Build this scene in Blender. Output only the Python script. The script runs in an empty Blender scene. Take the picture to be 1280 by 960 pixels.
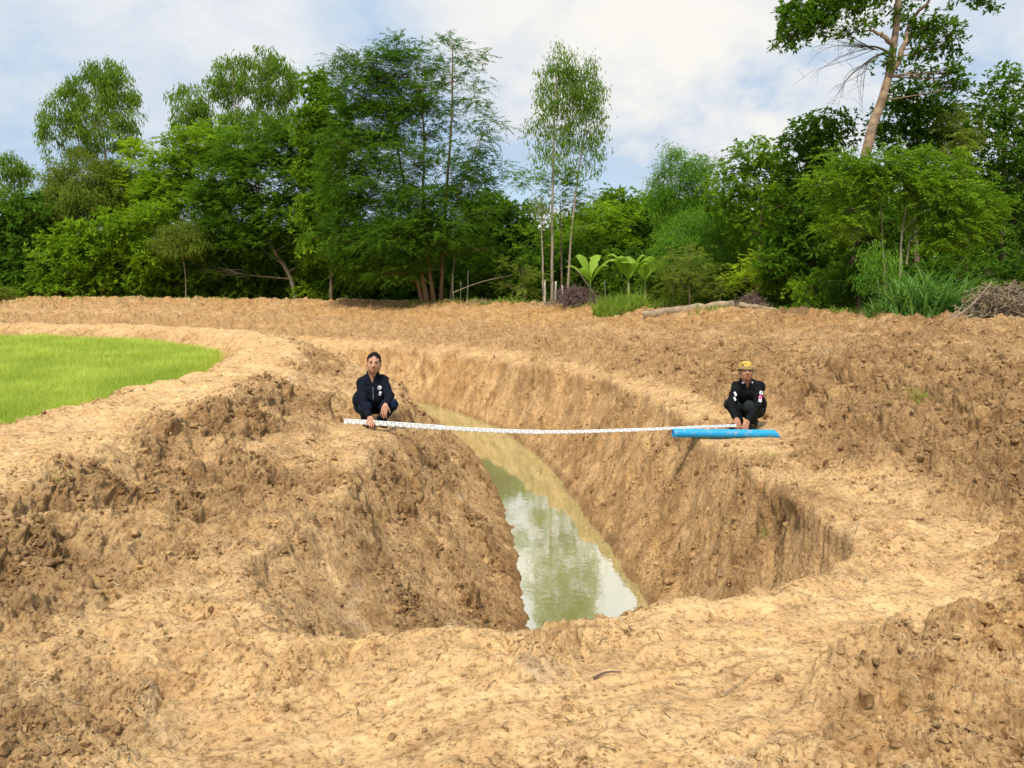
import bpy, math
import numpy as np
from mathutils import Vector

# ------------------------------------------------------------------ camera, sky, sun, exposure
S = bpy.context.scene
COL = S.collection
FPX = 960.0
CAM_H = 1.7
PITCH = math.atan(115.0 / FPX)
cam_d = bpy.data.cameras.new('camera')
cam_d.sensor_width = 36.0
cam_d.lens = 27.0
cam_d.clip_start = 0.05
cam_d.clip_end = 5000
cam = bpy.data.objects.new('camera', cam_d)
cam.location = (0, 0, CAM_H)
cam.rotation_euler = (math.pi / 2 - PITCH, 0, 0)
COL.objects.link(cam)
S.camera = cam

SUN_EL, SUN_AZ = math.radians(57), math.radians(196)     # azimuth clockwise from +Y
sd = bpy.data.lights.new('sun', 'SUN')
sd.energy = 3.6
sd.angle = math.radians(10)
sd.color = (1.0, 0.93, 0.81)
sun = bpy.data.objects.new('sun', sd)
sdir = Vector((math.sin(SUN_AZ) * math.cos(SUN_EL), math.cos(SUN_AZ) * math.cos(SUN_EL), math.sin(SUN_EL)))
sun.rotation_euler = sdir.to_track_quat('Z', 'Y').to_euler()
sun.location = (-10, -12, 30)
COL.objects.link(sun)

W = bpy.data.worlds.new('World')
S.world = W
W.use_nodes = True
nt = W.node_tree
nt.nodes.clear()


def N(nt, typ, **kw):
    n = nt.nodes.new(typ)
    for k, v in kw.items():
        if k.startswith('i_'):
            k2 = k[2:]
            n.inputs[int(k2) if k2.isdigit() else k2.replace('_', ' ')].default_value = v
        else:
            setattr(n, k, v)
    return n


def L(nt, a, b):
    nt.links.new(a, b)


def ramp(nt, stops, fac=None, interp='LINEAR'):
    r = nt.nodes.new('ShaderNodeValToRGB')
    r.color_ramp.interpolation = interp
    e = r.color_ramp.elements
    while len(e) > 1:
        e.remove(e[-1])
    e[0].position = stops[0][0]
    c = stops[0][1]
    e[0].color = (*c, 1) if len(c) == 3 else c
    for p, c in stops[1:]:
        x = e.new(p)
        x.color = (*c, 1) if len(c) == 3 else c
    if fac is not None:
        L(nt, fac, r.inputs[0])
    return r


def math_n(nt, op, a, b=None, clamp=False):
    m = nt.nodes.new('ShaderNodeMath')
    m.operation = op
    m.use_clamp = clamp
    for i, v in enumerate((a, b)):
        if v is None:
            continue
        if isinstance(v, (int, float)):
            m.inputs[i].default_value = v
        else:
            L(nt, v, m.inputs[i])
    return m.outputs[0]


def mixc(nt, fac, a, b, blend='MIX'):
    m = nt.nodes.new('ShaderNodeMix')
    m.data_type = 'RGBA'
    m.blend_type = blend
    for sock, v in ((m.inputs[0], fac), (m.inputs[6], a), (m.inputs[7], b)):
        if isinstance(v, (int, float)):
            sock.default_value = v
        elif isinstance(v, tuple):
            sock.default_value = (*v, 1) if len(v) == 3 else v
        else:
            L(nt, v, sock)
    return m.outputs[2]


def build_world():
    sky = N(nt, 'ShaderNodeTexSky', sky_type='NISHITA', sun_disc=False, sun_elevation=SUN_EL, sun_rotation=SUN_AZ)
    bg1 = N(nt, 'ShaderNodeBackground', i_Strength=0.12)
    L(nt, sky.outputs[0], bg1.inputs[0])
    tc = N(nt, 'ShaderNodeTexCoord')
    sep = N(nt, 'ShaderNodeSeparateXYZ')
    L(nt, tc.outputs['Generated'], sep.inputs[0])
    zz = math_n(nt, 'ADD', math_n(nt, 'MAXIMUM', sep.outputs[2], 0.0), 0.40)
    cx = math_n(nt, 'DIVIDE', sep.outputs[0], zz)
    cy = math_n(nt, 'DIVIDE', sep.outputs[1], zz)
    cv = N(nt, 'ShaderNodeCombineXYZ')
    L(nt, cx, cv.inputs[0]); L(nt, cy, cv.inputs[1])
    cv.inputs[2].default_value = 3.1
    n1 = N(nt, 'ShaderNodeTexNoise', i_Scale=1.35, i_Detail=8, i_Roughness=0.55, i_Distortion=0.25)
    L(nt, cv.outputs[0], n1.inputs['Vector'])
    n2 = N(nt, 'ShaderNodeTexNoise', i_Scale=4.2, i_Detail=10, i_Roughness=0.6, i_Distortion=0.3)
    cv2 = N(nt, 'ShaderNodeVectorMath', operation='ADD')
    cv2.inputs[1].default_value = (7.3, 2.1, 0)
    L(nt, cv.outputs[0], cv2.inputs[0])
    L(nt, cv2.outputs[0], n2.inputs['Vector'])
    dens = math_n(nt, 'ADD', math_n(nt, 'MULTIPLY', n1.outputs[0], 0.6), math_n(nt, 'MULTIPLY', n2.outputs[0], 0.4))
    # soft bright, slightly warm veil of cloud in the direction of the low right-hand sky
    glow = N(nt, 'ShaderNodeVectorMath', operation='DOT_PRODUCT')
    gd = Vector((0.22, 0.94, 0.2)).normalized()
    glow.inputs[1].default_value = gd
    L(nt, tc.outputs['Generated'], glow.inputs[0])
    g = ramp(nt, [(0.90, (0, 0, 0)), (1.0, (1, 1, 1))], glow.outputs['Value'], 'EASE')
    cloud = ramp(nt, [(0.38, (0.42, 0.58, 0.80)), (0.47, (0.55, 0.68, 0.84)), (0.53, (0.68, 0.76, 0.85)),
                      (0.62, (0.85, 0.87, 0.89))], dens)
    warm = mixc(nt, math_n(nt, 'MULTIPLY', g.outputs[0], 0.75), cloud.outputs[0],
                ramp(nt, [(0.44, (0.60, 0.70, 0.82)), (0.50, (0.90, 0.89, 0.87)), (0.56, (1.05, 0.99, 0.89))], dens).outputs[0])
    # an overcast sky is brighter overhead than near the horizon
    up = ramp(nt, [(0.0, (0.98,) * 3), (0.42, (1.0,) * 3), (1.0, (1.7,) * 3)], sep.outputs[2])
    bright = mixc(nt, 1.0, warm, up.outputs[0], 'MULTIPLY')
    # below the horizon: dull ground colour
    bg2 = N(nt, 'ShaderNodeBackground', i_Strength=0.77)
    L(nt, bright, bg2.inputs[0])
    cover = ramp(nt, [(0.38, (0.45,) * 3), (0.46, (0.97,) * 3)], dens)
    mx = N(nt, 'ShaderNodeMixShader')
    L(nt, cover.outputs[0], mx.inputs[0])
    L(nt, bg1.outputs[0], mx.inputs[1]); L(nt, bg2.outputs[0], mx.inputs[2])
    out = N(nt, 'ShaderNodeOutputWorld')
    L(nt, mx.outputs[0], out.inputs[0])


build_world()
S.view_settings.view_transform = 'Standard'
S.view_settings.look = 'None'
S.view_settings.exposure = 0.40
S.view_settings.gamma = 1.0
S.view_settings.use_curve_mapping = False
S.render.engine = 'CYCLES'
S.cycles.max_bounces = 6
S.cycles.diffuse_bounces = 3
S.cycles.glossy_bounces = 3
S.cycles.transmission_bounces = 3
S.cycles.transparent_max_bounces = 4
S.cycles.use_denoising = True

# ------------------------------------------------------------------ helpers
rng = np.random.default_rng(7)


def at(px, py, Y):
    """World point at depth Y that the pixel (of the 1280x960 photograph) sees; used to take measures off the photo."""
    a, b = (px - 640) / FPX, -(py - 480) / FPX
    c, s = math.cos(PITCH), math.sin(PITCH)
    d = np.array([a, c + b * s, -s + b * c])
    return np.array([0, 0, CAM_H]) + d * (Y / d[1])


def mesh_np(name, V, F, mat, parent=None, smooth=False, attrs=None, loc=None):
    """V (n,3); F (m,k) faces, all k the same, or a list of such arrays."""
    Fs = F if isinstance(F, list) else [F]
    Fs = [np.asarray(f, np.int32) for f in Fs if len(f)]
    V = np.asarray(V, np.float32)
    if loc is not None:
        V = V - np.asarray(loc, np.float32)
    me = bpy.data.meshes.new(name)
    me.vertices.add(len(V))
    me.vertices.foreach_set('co', V.ravel())
    loops = np.concatenate([f.ravel() for f in Fs])
    starts, tot = [], 0
    for f in Fs:
        starts.append(tot + np.arange(len(f), dtype=np.int32) * f.shape[1])
        tot += f.size
    starts = np.concatenate(starts).astype(np.int32)
    me.loops.add(len(loops))
    me.loops.foreach_set('vertex_index', loops)
    me.polygons.add(len(starts))
    me.polygons.foreach_set('loop_start', starts)
    me.update(calc_edges=True)
    me.polygons.foreach_set('use_smooth', np.full(len(starts), smooth, bool))
    for k, a in (attrs or {}).items():
        a = np.asarray(a, np.float32)
        if a.ndim == 1:
            at_ = me.attributes.new(k, 'FLOAT', 'POINT')
            at_.data.foreach_set('value', a)
        else:
            at_ = me.attributes.new(k, 'FLOAT_COLOR', 'POINT')
            at_.data.foreach_set('color', a.ravel())
    me.validate()
    if mat:
        me.materials.append(mat)
    o = bpy.data.objects.new(name, me)
    COL.objects.link(o)
    if parent:
        o.parent = parent
    elif loc is not None:
        o.location = loc
    return o


def tag(o, label=None, cat=None, group=None, kind=None):
    if label: o['label'] = label
    if cat: o['category'] = cat
    if group: o['group'] = group
    if kind: o['kind'] = kind
    return o


def empty(name, loc, label, cat, group=None):
    o = bpy.data.objects.new(name, None)
    o.empty_display_size = 0.2
    o.location = tuple(float(v) for v in loc)
    COL.objects.link(o)
    return tag(o, label, cat, group)


def nrm(v):
    v = np.asarray(v, float)
    return v / np.maximum(np.linalg.norm(v, axis=-1, keepdims=True), 1e-9)


# ---- lattice noise in numpy
def _h(ix, iy, seed):
    n = (ix.astype(np.int64) * 374761393 + iy.astype(np.int64) * 668265263 + seed * 1442695041) & 0xFFFFFFFF
    n = ((n ^ (n >> 13)) * 1274126177) & 0xFFFFFFFF
    n = ((n ^ (n >> 16)) * 2246822519) & 0xFFFFFFFF
    return ((n ^ (n >> 15)) & 0xFFFFFF).astype(np.float32) / np.float32(0xFFFFFF)


def vnoise(x, y, seed=0):
    xi, yi = np.floor(x), np.floor(y)
    fx, fy = (x - xi).astype(np.float32), (y - yi).astype(np.float32)
    xi, yi = xi.astype(np.int64), yi.astype(np.int64)

    def g(a, b):
        t = _h(xi + a, yi + b, seed) * np.float32(6.2831853)
        return np.cos(t) * (fx - a) + np.sin(t) * (fy - b)
    ux, uy = fx * fx * fx * (fx * (fx * 6 - 15) + 10), fy * fy * fy * (fy * (fy * 6 - 15) + 10)
    a = g(0, 0) * (1 - ux) + g(1, 0) * ux
    b = g(0, 1) * (1 - ux) + g(1, 1) * ux
    return (a * (1 - uy) + b * uy) * 1.5


def fbm(x, y, oct=4, seed=0, gain=0.5):
    r, a, t = 0, 1.0, 0
    for i in range(oct):
        r = r + a * vnoise(x * 2.03 ** i + 17.3 * i, y * 2.03 ** i - 9.1 * i, seed + i)
        t += a
        a *= gain
    return r / t


def worley(x, y, seed=0):
    """F1 distance and the id value of the nearest cell point."""
    xi, yi = np.floor(x).astype(np.int64), np.floor(y).astype(np.int64)
    best = np.full(x.shape, 9.0, np.float32)
    sec = np.full(x.shape, 9.0, np.float32)
    idv = np.zeros(x.shape, np.float32)
    for a in (-1, 0, 1):
        for b in (-1, 0, 1):
            cx, cy = xi + a, yi + b
            h1, h2 = _h(cx, cy, seed), _h(cx, cy, seed + 51)
            d = np.sqrt((cx + h1 - x) ** 2 + (cy + h2 - y) ** 2).astype(np.float32)
            m = d < best
            sec = np.where(m, best, np.minimum(sec, d))
            idv = np.where(m, _h(cx, cy, seed + 99), idv)
            best = np.where(m, d, best)
    return best, sec, idv


def sstep(a, b, x):
    t = np.clip((x - a) / (b - a), 0, 1)
    return t * t * (3 - 2 * t)


# ------------------------------------------------------------------ materials
def new_mat(name):
    m = bpy.data.materials.new(name)
    m.use_nodes = True
    t = m.node_tree
    b = t.nodes['Principled BSDF']
    return m, t, b


def simple_mat(name, col, rough=0.7, spec=0.3, noise=0.0, nscale=20.0, bump=0.0, bscale=60.0):
    m, t, b = new_mat(name)
    b.inputs['Roughness'].default_value = rough
    b.inputs['Specular IOR Level'].default_value = spec
    b.inputs['Base Color'].default_value = (*col, 1)
    tc = N(t, 'ShaderNodeTexCoord')
    if noise:
        n = N(t, 'ShaderNodeTexNoise', i_Scale=nscale, i_Detail=6, i_Roughness=0.6)
        L(t, tc.outputs['Object'], n.inputs['Vector'])
        r = ramp(t, [(0.3, tuple(c * (1 - noise) for c in col)), (0.7, tuple(min(1, c * (1 + noise)) for c in col))], n.outputs[0])
        L(t, r.outputs[0], b.inputs['Base Color'])
    if bump:
        n = N(t, 'ShaderNodeTexNoise', i_Scale=bscale, i_Detail=5, i_Roughness=0.6)
        L(t, tc.outputs['Object'], n.inputs['Vector'])
        bp = N(t, 'ShaderNodeBump', i_Strength=1.0, i_Distance=bump)
        L(t, n.outputs[0], bp.inputs['Height'])
        L(t, bp.outputs[0], b.inputs['Normal'])
    return m


def leaf_mat(name, dark, light, trans=0.42, rough=0.65, spec=0.06):
    m, t, b = new_mat(name)
    a = N(t, 'ShaderNodeAttribute', attribute_name='tint')
    mid = tuple((x + y) / 2 for x, y in zip(dark, light))
    r = ramp(t, [(0.0, dark), (0.5, mid), (1.0, light)], a.outputs['Fac'])
    L(t, r.outputs[0], b.inputs['Base Color'])
    b.inputs['Roughness'].default_value = rough
    b.inputs['Specular IOR Level'].default_value = spec
    tr = N(t, 'ShaderNodeBsdfTranslucent')
    tcol = mixc(t, 0.5, r.outputs[0], (light[0] * 1.3, light[1] * 1.35, light[2] * 0.8))
    L(t, tcol, tr.inputs[0])
    mx = N(t, 'ShaderNodeMixShader', i_0=trans)
    L(t, b.outputs[0], mx.inputs[1]); L(t, tr.outputs[0], mx.inputs[2])
    L(t, mx.outputs[0], t.nodes['Material Output'].inputs[0])
    return m


def soil_mat(name, clods=False):
    m, t, b = new_mat(name)
    geo = N(t, 'ShaderNodeNewGeometry')
    P = geo.outputs['Position']
    A = lambda n: N(t, 'ShaderNodeAttribute', attribute_name=n).outputs['Fac']
    rough_a, orange_a, tone_a = A('clod'), A('orange'), A('tone')

    def noise(scale, detail=6, rough=0.6, dist=0.0, vec=None):
        n = N(t, 'ShaderNodeTexNoise', i_Scale=scale, i_Detail=detail, i_Roughness=rough, i_Distortion=dist)
        L(t, vec or P, n.inputs['Vector'])
        return n.outputs[0]
    big = noise(0.55, 5, 0.6, 0.6)
    med = noise(3.1, 8, 0.65, 0.4)
    fine = noise(23.0, 8, 0.7)
    tan = mixc(t, ramp(t, [(0.35, (0,) * 3), (0.65, (1,) * 3)], med).outputs[0], SOIL['tan1'], SOIL['tan2'])
    brn = mixc(t, ramp(t, [(0.35, (0,) * 3), (0.65, (1,) * 3)], med).outputs[0], SOIL['brn1'], SOIL['brn2'])
    orn = mixc(t, ramp(t, [(0.38, (0,) * 3), (0.62, (1,) * 3)], med).outputs[0], SOIL['orn1'], SOIL['orn2'])
    # freshly turned clods are damper and browner than the trodden surface
    f = math_n(t, 'ADD', rough_a, math_n(t, 'MULTIPLY', math_n(t, 'SUBTRACT', big, 0.5), 1.3))
    f = math_n(t, 'ADD', f, math_n(t, 'MULTIPLY', math_n(t, 'SUBTRACT', fine, 0.5), 0.9))
    fr = ramp(t, [(0.2, (0,) * 3), (0.8, (1,) * 3)], f)
    c = mixc(t, fr.outputs[0], tan, brn)
    of = math_n(t, 'ADD', orange_a, math_n(t, 'MULTIPLY', math_n(t, 'SUBTRACT', big, 0.5), 1.4))
    c = mixc(t, ramp(t, [(0.25, (0,) * 3), (0.9, (1,) * 3)], of).outputs[0], c, orn)
    # greyish clay smears
    gm = ramp(t, [(0.60, (0,) * 3), (0.72, (1,) * 3)], noise(1.3, 7, 0.7, 1.2))
    c = mixc(t, math_n(t, 'MULTIPLY', gm.outputs[0], 0.45), c, SOIL['grey'])
    ym = ramp(t, [(0.60, (0,) * 3), (0.74, (1,) * 3)], noise(0.9, 7, 0.7, 1.5, None))
    c = mixc(t, math_n(t, 'MULTIPLY', ym.outputs[0], 0.0 if clods else 0.35), c, SOIL['yel'])
    # specks: crevice shade put into the colour, with roots, dark crumbs, bits of straw
    sp = ramp(t, [(0.35, (0.14, 0.10, 0.07)), (0.43, (0.66, 0.60, 0.54)), (0.50, (1.02, 1.01, 1.0)), (0.62, (1.12, 1.12, 1.1))], noise(34.0, 9, 0.8))
    c = mixc(t, 0.9, c, sp.outputs[0], 'MULTIPLY')
    sp2 = ramp(t, [(0.32, (0.58, 0.51, 0.44)), (0.46, (1, 1, 1)), (0.66, (1.2, 1.19, 1.13))], noise(9.0, 8, 0.7, 0.5))
    c = mixc(t, 1.0, c, sp2.outputs[0], 'MULTIPLY')
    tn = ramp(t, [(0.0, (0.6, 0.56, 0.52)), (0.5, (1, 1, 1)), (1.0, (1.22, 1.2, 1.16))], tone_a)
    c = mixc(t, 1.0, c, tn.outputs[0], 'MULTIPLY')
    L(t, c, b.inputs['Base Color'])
    b.inputs['Roughness'].default_value = 0.95
    b.inputs['Specular IOR Level'].default_value = 0.12
    bp = N(t, 'ShaderNodeBump', i_Strength=1.0, i_Distance=0.045)
    hgt = math_n(t, 'ADD', fine, math_n(t, 'MULTIPLY', noise(70.0, 6, 0.7), 0.45))
    L(t, hgt, bp.inputs['Height'])
    L(t, math_n(t, 'ADD', math_n(t, 'MULTIPLY', rough_a, 0.05), 0.012), bp.inputs['Distance'])
    L(t, bp.outputs[0], b.inputs['Normal'])
    return m


SOIL = dict(tan1=(0.45, 0.278, 0.128), tan2=(0.59, 0.396, 0.198), brn1=(0.335, 0.195, 0.086), brn2=(0.52, 0.330, 0.156),
            orn1=(0.40, 0.205, 0.072), orn2=(0.54, 0.325, 0.130), grey=(0.46, 0.405, 0.315), yel=(0.66, 0.43, 0.14))
M_soil = soil_mat('soil')
M_clod = soil_mat('loose_soil', True)

# ------------------------------------------------------------------ terrain
AX = np.array([(0.95, -14), (0.95, 2), (0.95, 6.0), (0.88, 8.6), (0.44, 13.6), (-0.25, 17.6), (-1.5, 21.5),
               (-3.6, 24.8), (-7.2, 28.2), (-12.5, 31.8), (-22, 34.4), (-34, 35.6), (-60, 36.5), (-110, 37)], float)


def chaikin(P, n=2):
    for _ in range(n):
        Q = [P[0]]
        for a, b in zip(P[:-1], P[1:]):
            Q += [0.75 * a + 0.25 * b, 0.25 * a + 0.75 * b]
        Q.append(P[-1])
        P = np.array(Q)
    return P


AXC = chaikin(AX, 2)
_seg = np.linalg.norm(np.diff(AXC, axis=0), axis=1)
_cum = np.concatenate([[0], np.cumsum(_seg)])


def axis_sd(x, y):
    best = np.full(x.shape, 1e9)
    sd_, ss = np.zeros(x.shape), np.zeros(x.shape)
    for i in range(len(_seg)):
        a, b = AXC[i], AXC[i + 1]
        t = (b - a) / _seg[i]
        u = np.clip((x - a[0]) * t[0] + (y - a[1]) * t[1], 0, _seg[i])
        qx, qy = x - (a[0] + t[0] * u), y - (a[1] + t[1] * u)
        d = np.hypot(qx, qy)
        m = d < best
        sgn = np.sign(t[1] * (x - a[0]) - t[0] * (y - a[1]))
        best = np.where(m, d, best)
        sd_ = np.where(m, d * np.where(sgn == 0, 1, sgn), sd_)
        ss = np.where(m, _cum[i] + u, ss)
    return sd_, ss


# profile across the ditch at stations along it: d = metres right (+) or left (-) of the water line
KN = ['paddy', 'crest_l', 'crest_r', 'foot_l', 'bench_l', 'rim_l', 'rim_r', 'foot_r', 'top_r', 'plat', 'crest', 'back']
ST = [  # station point, [(d, z) ...]
    ((0.95, -14), [(-9, 0), (-6.5, .3), (-5.2, .25), (-4, .05), (-3, 0), (-2.3, 0), (1.5, 0), (4, .1), (8, .6), (12, .9), (15, 1.1), (18, .7)]),
    ((0.95, 1.5), [(-7.6, 0), (-5.8, .50), (-4.8, .48), (-3.9, .08), (-3.1, .0), (-2.6, -.02), (1.4, 0), (3.0, .08), (7, .75), (10.5, .9), (13.5, 1.1), (17, .7)]),
    ((0.95, 5.5), [(-6.7, 0), (-5.4, .46), (-4.6, .46), (-3.6, .04), (-3.1, -.02), (-2.6, -.02), (1.35, 0), (2.7, .02), (6.1, .82), (9.5, .9), (12.5, 1.12), (16, .7)]),
    ((0.88, 8.6), [(-6.6, 0), (-5.4, .47), (-4.5, .47), (-3.4, .08), (-2.9, -.03), (-2.4, -.05), (1.65, -.1), (2.7, -.02), (5.1, .80), (8.5, .88), (11.5, 1.1), (15, .7)]),
    ((0.7, 10.5), [(-6.5, 0), (-5.3, .48), (-4.6, .50), (-3.5, .12), (-2.9, -.04), (-2.35, -.05), (1.75, -.1), (2.6, .0), (4.6, .76), (8, .86), (11, 1.1), (14, .7)]),
    ((0.44, 13.6), [(-6.1, 0), (-5.3, .42), (-4.7, .42), (-3.6, .2), (-2.9, .0), (-2.3, -.08), (1.85, -.05), (2.4, 0), (4.1, .62), (7, .8), (10, 1.1), (13, .7)]),
    ((-0.25, 17.6), [(-6.2, 0), (-5.4, .42), (-4.7, .42), (-3.8, .15), (-3.2, -.05), (-2.6, -.25), (1.6, -.18), (2.3, -.1), (4.2, .45), (6.5, .7), (9, 1.1), (12, .7)]),
    ((-1.5, 21.5), [(-6.2, 0), (-5.2, .42), (-4.5, .42), (-3.9, .15), (-3.3, -.1), (-2.7, -.3), (1.7, -.35), (2.6, -.25), (5, .35), (7, .6), (9.7, 1.12), (12.5, .7)]),
    ((-3.6, 24.8), [(-5.9, 0), (-5.0, .45), (-4.3, .45), (-3.7, .15), (-3.1, -.1), (-2.5, -.3), (1.8, -.4), (2.8, -.25), (6, .35), (8.5, .65), (11.5, 1.12), (14.5, .7)]),
    ((-7.2, 28.2), [(-5.3, 0), (-4.4, .48), (-3.7, .48), (-3.0, .3), (-2.4, .1), (-1.8, -.1), (1.8, -.4), (2.8, -.2), (6, .4), (8.5, .75), (11, 1.15), (14, .7)]),
    ((-22, 34.4), [(-5.2, 0), (-4.3, .5), (-3.6, .5), (-3.0, .4), (-2.4, .1), (-1.8, -.1), (1.8, -.3), (2.6, -.1), (4.6, .6), (6.5, 1.0), (8.5, 1.36), (11.5, .8)]),
    ((-110, 37), [(-5.2, 0), (-4.3, .5), (-3.6, .5), (-3.0, .4), (-2.4, .1), (-1.8, -.1), (1.8, -.3), (2.6, -.1), (4.6, .6), (6.5, 1.0), (8.5, 1.4), (11.5, .8)]),
]
_sx = np.array([s[0][0] for s in ST], float); _sy = np.array([s[0][1] for s in ST], float)
_, ST_S = axis_sd(_sx, _sy)
ST_D = np.array([[p[0] for p in s[1]] for s in ST]); ST_Z = np.array([[p[1] for p in s[1]] for s in ST])
WATER_Z = -1.9


def terrain(x, y):
    """Height and material masks of the ground at world x, y (numpy arrays)."""
    d, s = axis_sd(x, y)
    wob = fbm(x * 0.45, y * 0.45, 3, 5) * 0.36 + fbm(x * 1.3, y * 1.3, 3, 15) * 0.26
    far = sstep(3, 9, y)
    dd = d + wob * (0.6 + 0.4 * far)
    K = len(KN)
    kd = [np.interp(s, ST_S, ST_D[:, k]) for k in range(K)]
    kz = [np.interp(s, ST_S, ST_Z[:, k]) for k in range(K)]
    z = np.full(x.shape, 0.0)
    z = np.where(dd <= kd[0], kz[0], z)
    for k in range(K - 1):
        t = np.clip((dd - kd[k]) / (kd[k + 1] - kd[k]), 0, 1)
        if KN[k] in ('foot_l', 'crest_r', 'paddy', 'foot_r', 'plat'):
            t = t * t * (3 - 2 * t)
        z = np.where((dd > kd[k]) & (dd <= kd[k + 1]), kz[k] + (kz[k + 1] - kz[k]) * t, z)
    z = np.where(dd > kd[-1], kz[-1], z)
    paddy = sstep(0.15, -0.25, dd - kd[0])
    z = z + fbm(x * 0.8, y * 0.8, 4, 21) * 0.10 * (1 - paddy)
    # ---- the cut of the ditch
    hw = 0.62
    hw = hw + .10 * sstep(12, 7, y)
    wo = dd - d
    tl = np.clip((d - kd[5]) / np.maximum(-hw - kd[5], .3), 0, 1)
    tr = np.clip((kd[6] - d) / np.maximum(kd[6] - hw, .3), 0, 1)
    dl = (d + wo * (1 - .8 * tl) - kd[5]) / np.maximum(-hw - kd[5], .3)            # 0 at left rim, 1 at the water's edge
    dr = (kd[6] - d - wo * (1 - .8 * tr)) / np.maximum(kd[6] - hw, .3)
    # near end of the ditch
    yh = np.interp(x, [-3, -1.75, -1.1, 0.0, 0.7, 1.7, 2.3, 3], [4.9, 4.2, 3.55, 3.62, 3.95, 4.25, 4.9, 5.6]) + fbm(x * 1.6, y * 1.6, 3, 33) * 0.16
    dh = (y - yh) / 1.6
    def smn(a, b, k):
        h = np.clip(.5 + .5 * (b - a) / k, 0, 1)
        return b + (a - b) * h - k * h * (1 - h)
    q = smn(smn(dl, dh, .35), smn(dr, dh, .45), .05)
    inside = q > 0
    pe = np.where(dd < 0, 0.86 + 0.55 * sstep(7.5, 4.5, y), 0.9)
    prof = lambda t: np.where(t < 0, 0, np.where(t < 1, np.maximum(t, 1e-6) ** pe, 1 + (t - 1) * 0.25))
    depth = (WATER_Z - 0.02) - z
    sw = 0.05 + 0.22 * sstep(-.1, .5, fbm(x * .8, y * .8, 3, 133)) + .15 * sstep(1.2, 0.2, x) * sstep(6.5, 5, y)
    qs = 0.5 * (q + np.sqrt(q * q + sw * sw)) - 0.5 * (np.sqrt(1e-4 + (q - 3) ** 2 * 0 + sw * sw) * np.exp(-np.abs(q) * 6))
    cut = np.minimum(prof(np.maximum(qs, 0)), 1.22) * depth
    z_cut = z + cut
    wall = sstep(0.0, 0.08 + .35 * sstep(.2, -.8, x) * sstep(6.8, 5.0, y), q)
    rim = np.exp(-(np.minimum(np.minimum(dl, dr), dh * 1.0) / 0.10) ** 2)
    # ---- how cloddy the surface is
    patches = sstep(-0.12, 0.28, fbm(x * 0.75, y * 0.75, 4, 41))
    vall = np.exp(-((dd - (kd[3] + kd[2]) / 2) / 0.9) ** 2)
    slope_r = sstep(-0.3, 0.6, dd - kd[7]) * sstep(0.5, -0.4, dd - kd[8])
    beyond_r = sstep(-0.3, 0.8, dd - kd[8])
    back_face = sstep(2.2, 4, dd) * sstep(12, 18, s - 14 + 14 * 0)
    path = np.exp(-((dd - (kd[1] + kd[2]) / 2) / 0.75) ** 4)
    pdy = np.clip((dd - kd[0]) / 1.0, 0, 1) * sstep(0.4, -0.2, dd - kd[1])
    clod = 0.22 + 0.5 * patches * sstep(3.0, 5.5, np.hypot(x - 0.6, (y - 2.8) * 1.2)) + (0.15 + 0.75 * sstep(-.18, .12, fbm(x * 1.1, y * 1.1, 3, 151))) * vall + 0.8 * slope_r + 0.5 * beyond_r + 0.3 * pdy
    clod = clod * (1 - 0.85 * path)
    # trodden, smeared floor in front of the ditch
    floor = sstep(0.5, -0.4, (y - yh)) * sstep(-2.3, -1.2, x + 0.25 * np.sin(y * 2)) * sstep(3.1, 2.2, x - (y - 3.5) * 0.35)
    floor = floor * sstep(1.0, 2.4, y + x * 0.3)
    clod = clod * (1 - 0.85 * floor) + 0.25 * floor * patches
    heap = sstep(-0.05, 0.5, x - 0.95 - (y - 2.7) * 1.0 + 0.7 * fbm(x * 1.1, y * 1.1, 4, 140)) * sstep(6.0, 4.4, y)          # heap in the lower right corner
    clod = np.maximum(clod, 0.95 * heap)
    heapl = sstep(-0.1, -0.6, x + 0.95 + (y - 2.7) * 0.3 + 0.3 * fbm(x * 1.5, y * 1.5, 2, 141)) * sstep(5.4, 4.2, y)
    clod = np.maximum(clod, 0.85 * heapl * (0.3 + 0.7 * patches))
    lip = np.exp(-((yh - y - 0.22) / 0.20) ** 2) * sstep(1.2, 0.2, x) * sstep(-2.2, -1.5, x)
    clod = np.maximum(clod, 0.75 * lip * (0.4 + 0.6 * sstep(-.1, .3, fbm(x * 2, y * 2, 3, 143))))
    z_cut = z_cut + 0.05 * heap + 0.04 * heapl
    # benches where the men crouch are trodden flat
    flat = 1.0
    for (bx, by, r, zf) in BENCH:
        m = np.exp(-(((x - bx) / r[0]) ** 2 + ((y - by) / r[1]) ** 2) ** 2)
        z_cut = z_cut * (1 - m) + (np.minimum(zf, z_cut) if r[0] > 1 else zf) * m
        flat = flat * (1 - 0.8 * m)
        clod = clod * (1 - 0.75 * m)
        wall = wall * (1 - (m if r[0] < 1 else 0))
    clod = np.clip(clod, 0, 1.1) * (1 - wall) * (1 - paddy)
    on_wall = wall
    # ---- fine relief
    wx, wy = x + fbm(x * 3, y * 3, 2, 61) * 0.12, y + fbm(x * 3, y * 3, 2, 67) * 0.12
    f1, f2, i1 = worley(wx * 2.6, wy * 2.9, 3)
    g1, g2, i2 = worley(wx * 6.3 + 5, wy * 7.0, 8)
    h1, h2, i3 = worley(wx * 15 + 2, wy * 16.5, 12)
    b1 = np.clip(1 - f1 * 1.25, 0, 1) ** 0.7 * i1
    b2 = np.clip(1 - g1 * 1.2, 0, 1) ** 0.7 * i2
    b3 = np.clip(1 - h1 * 1.15, 0, 1) ** 0.7 * i3
    rid = 1 - np.abs(fbm(x * 5, y * 5, 4, 71, 0.6)) * 2.2
    bil = np.zeros(x.shape)
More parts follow.
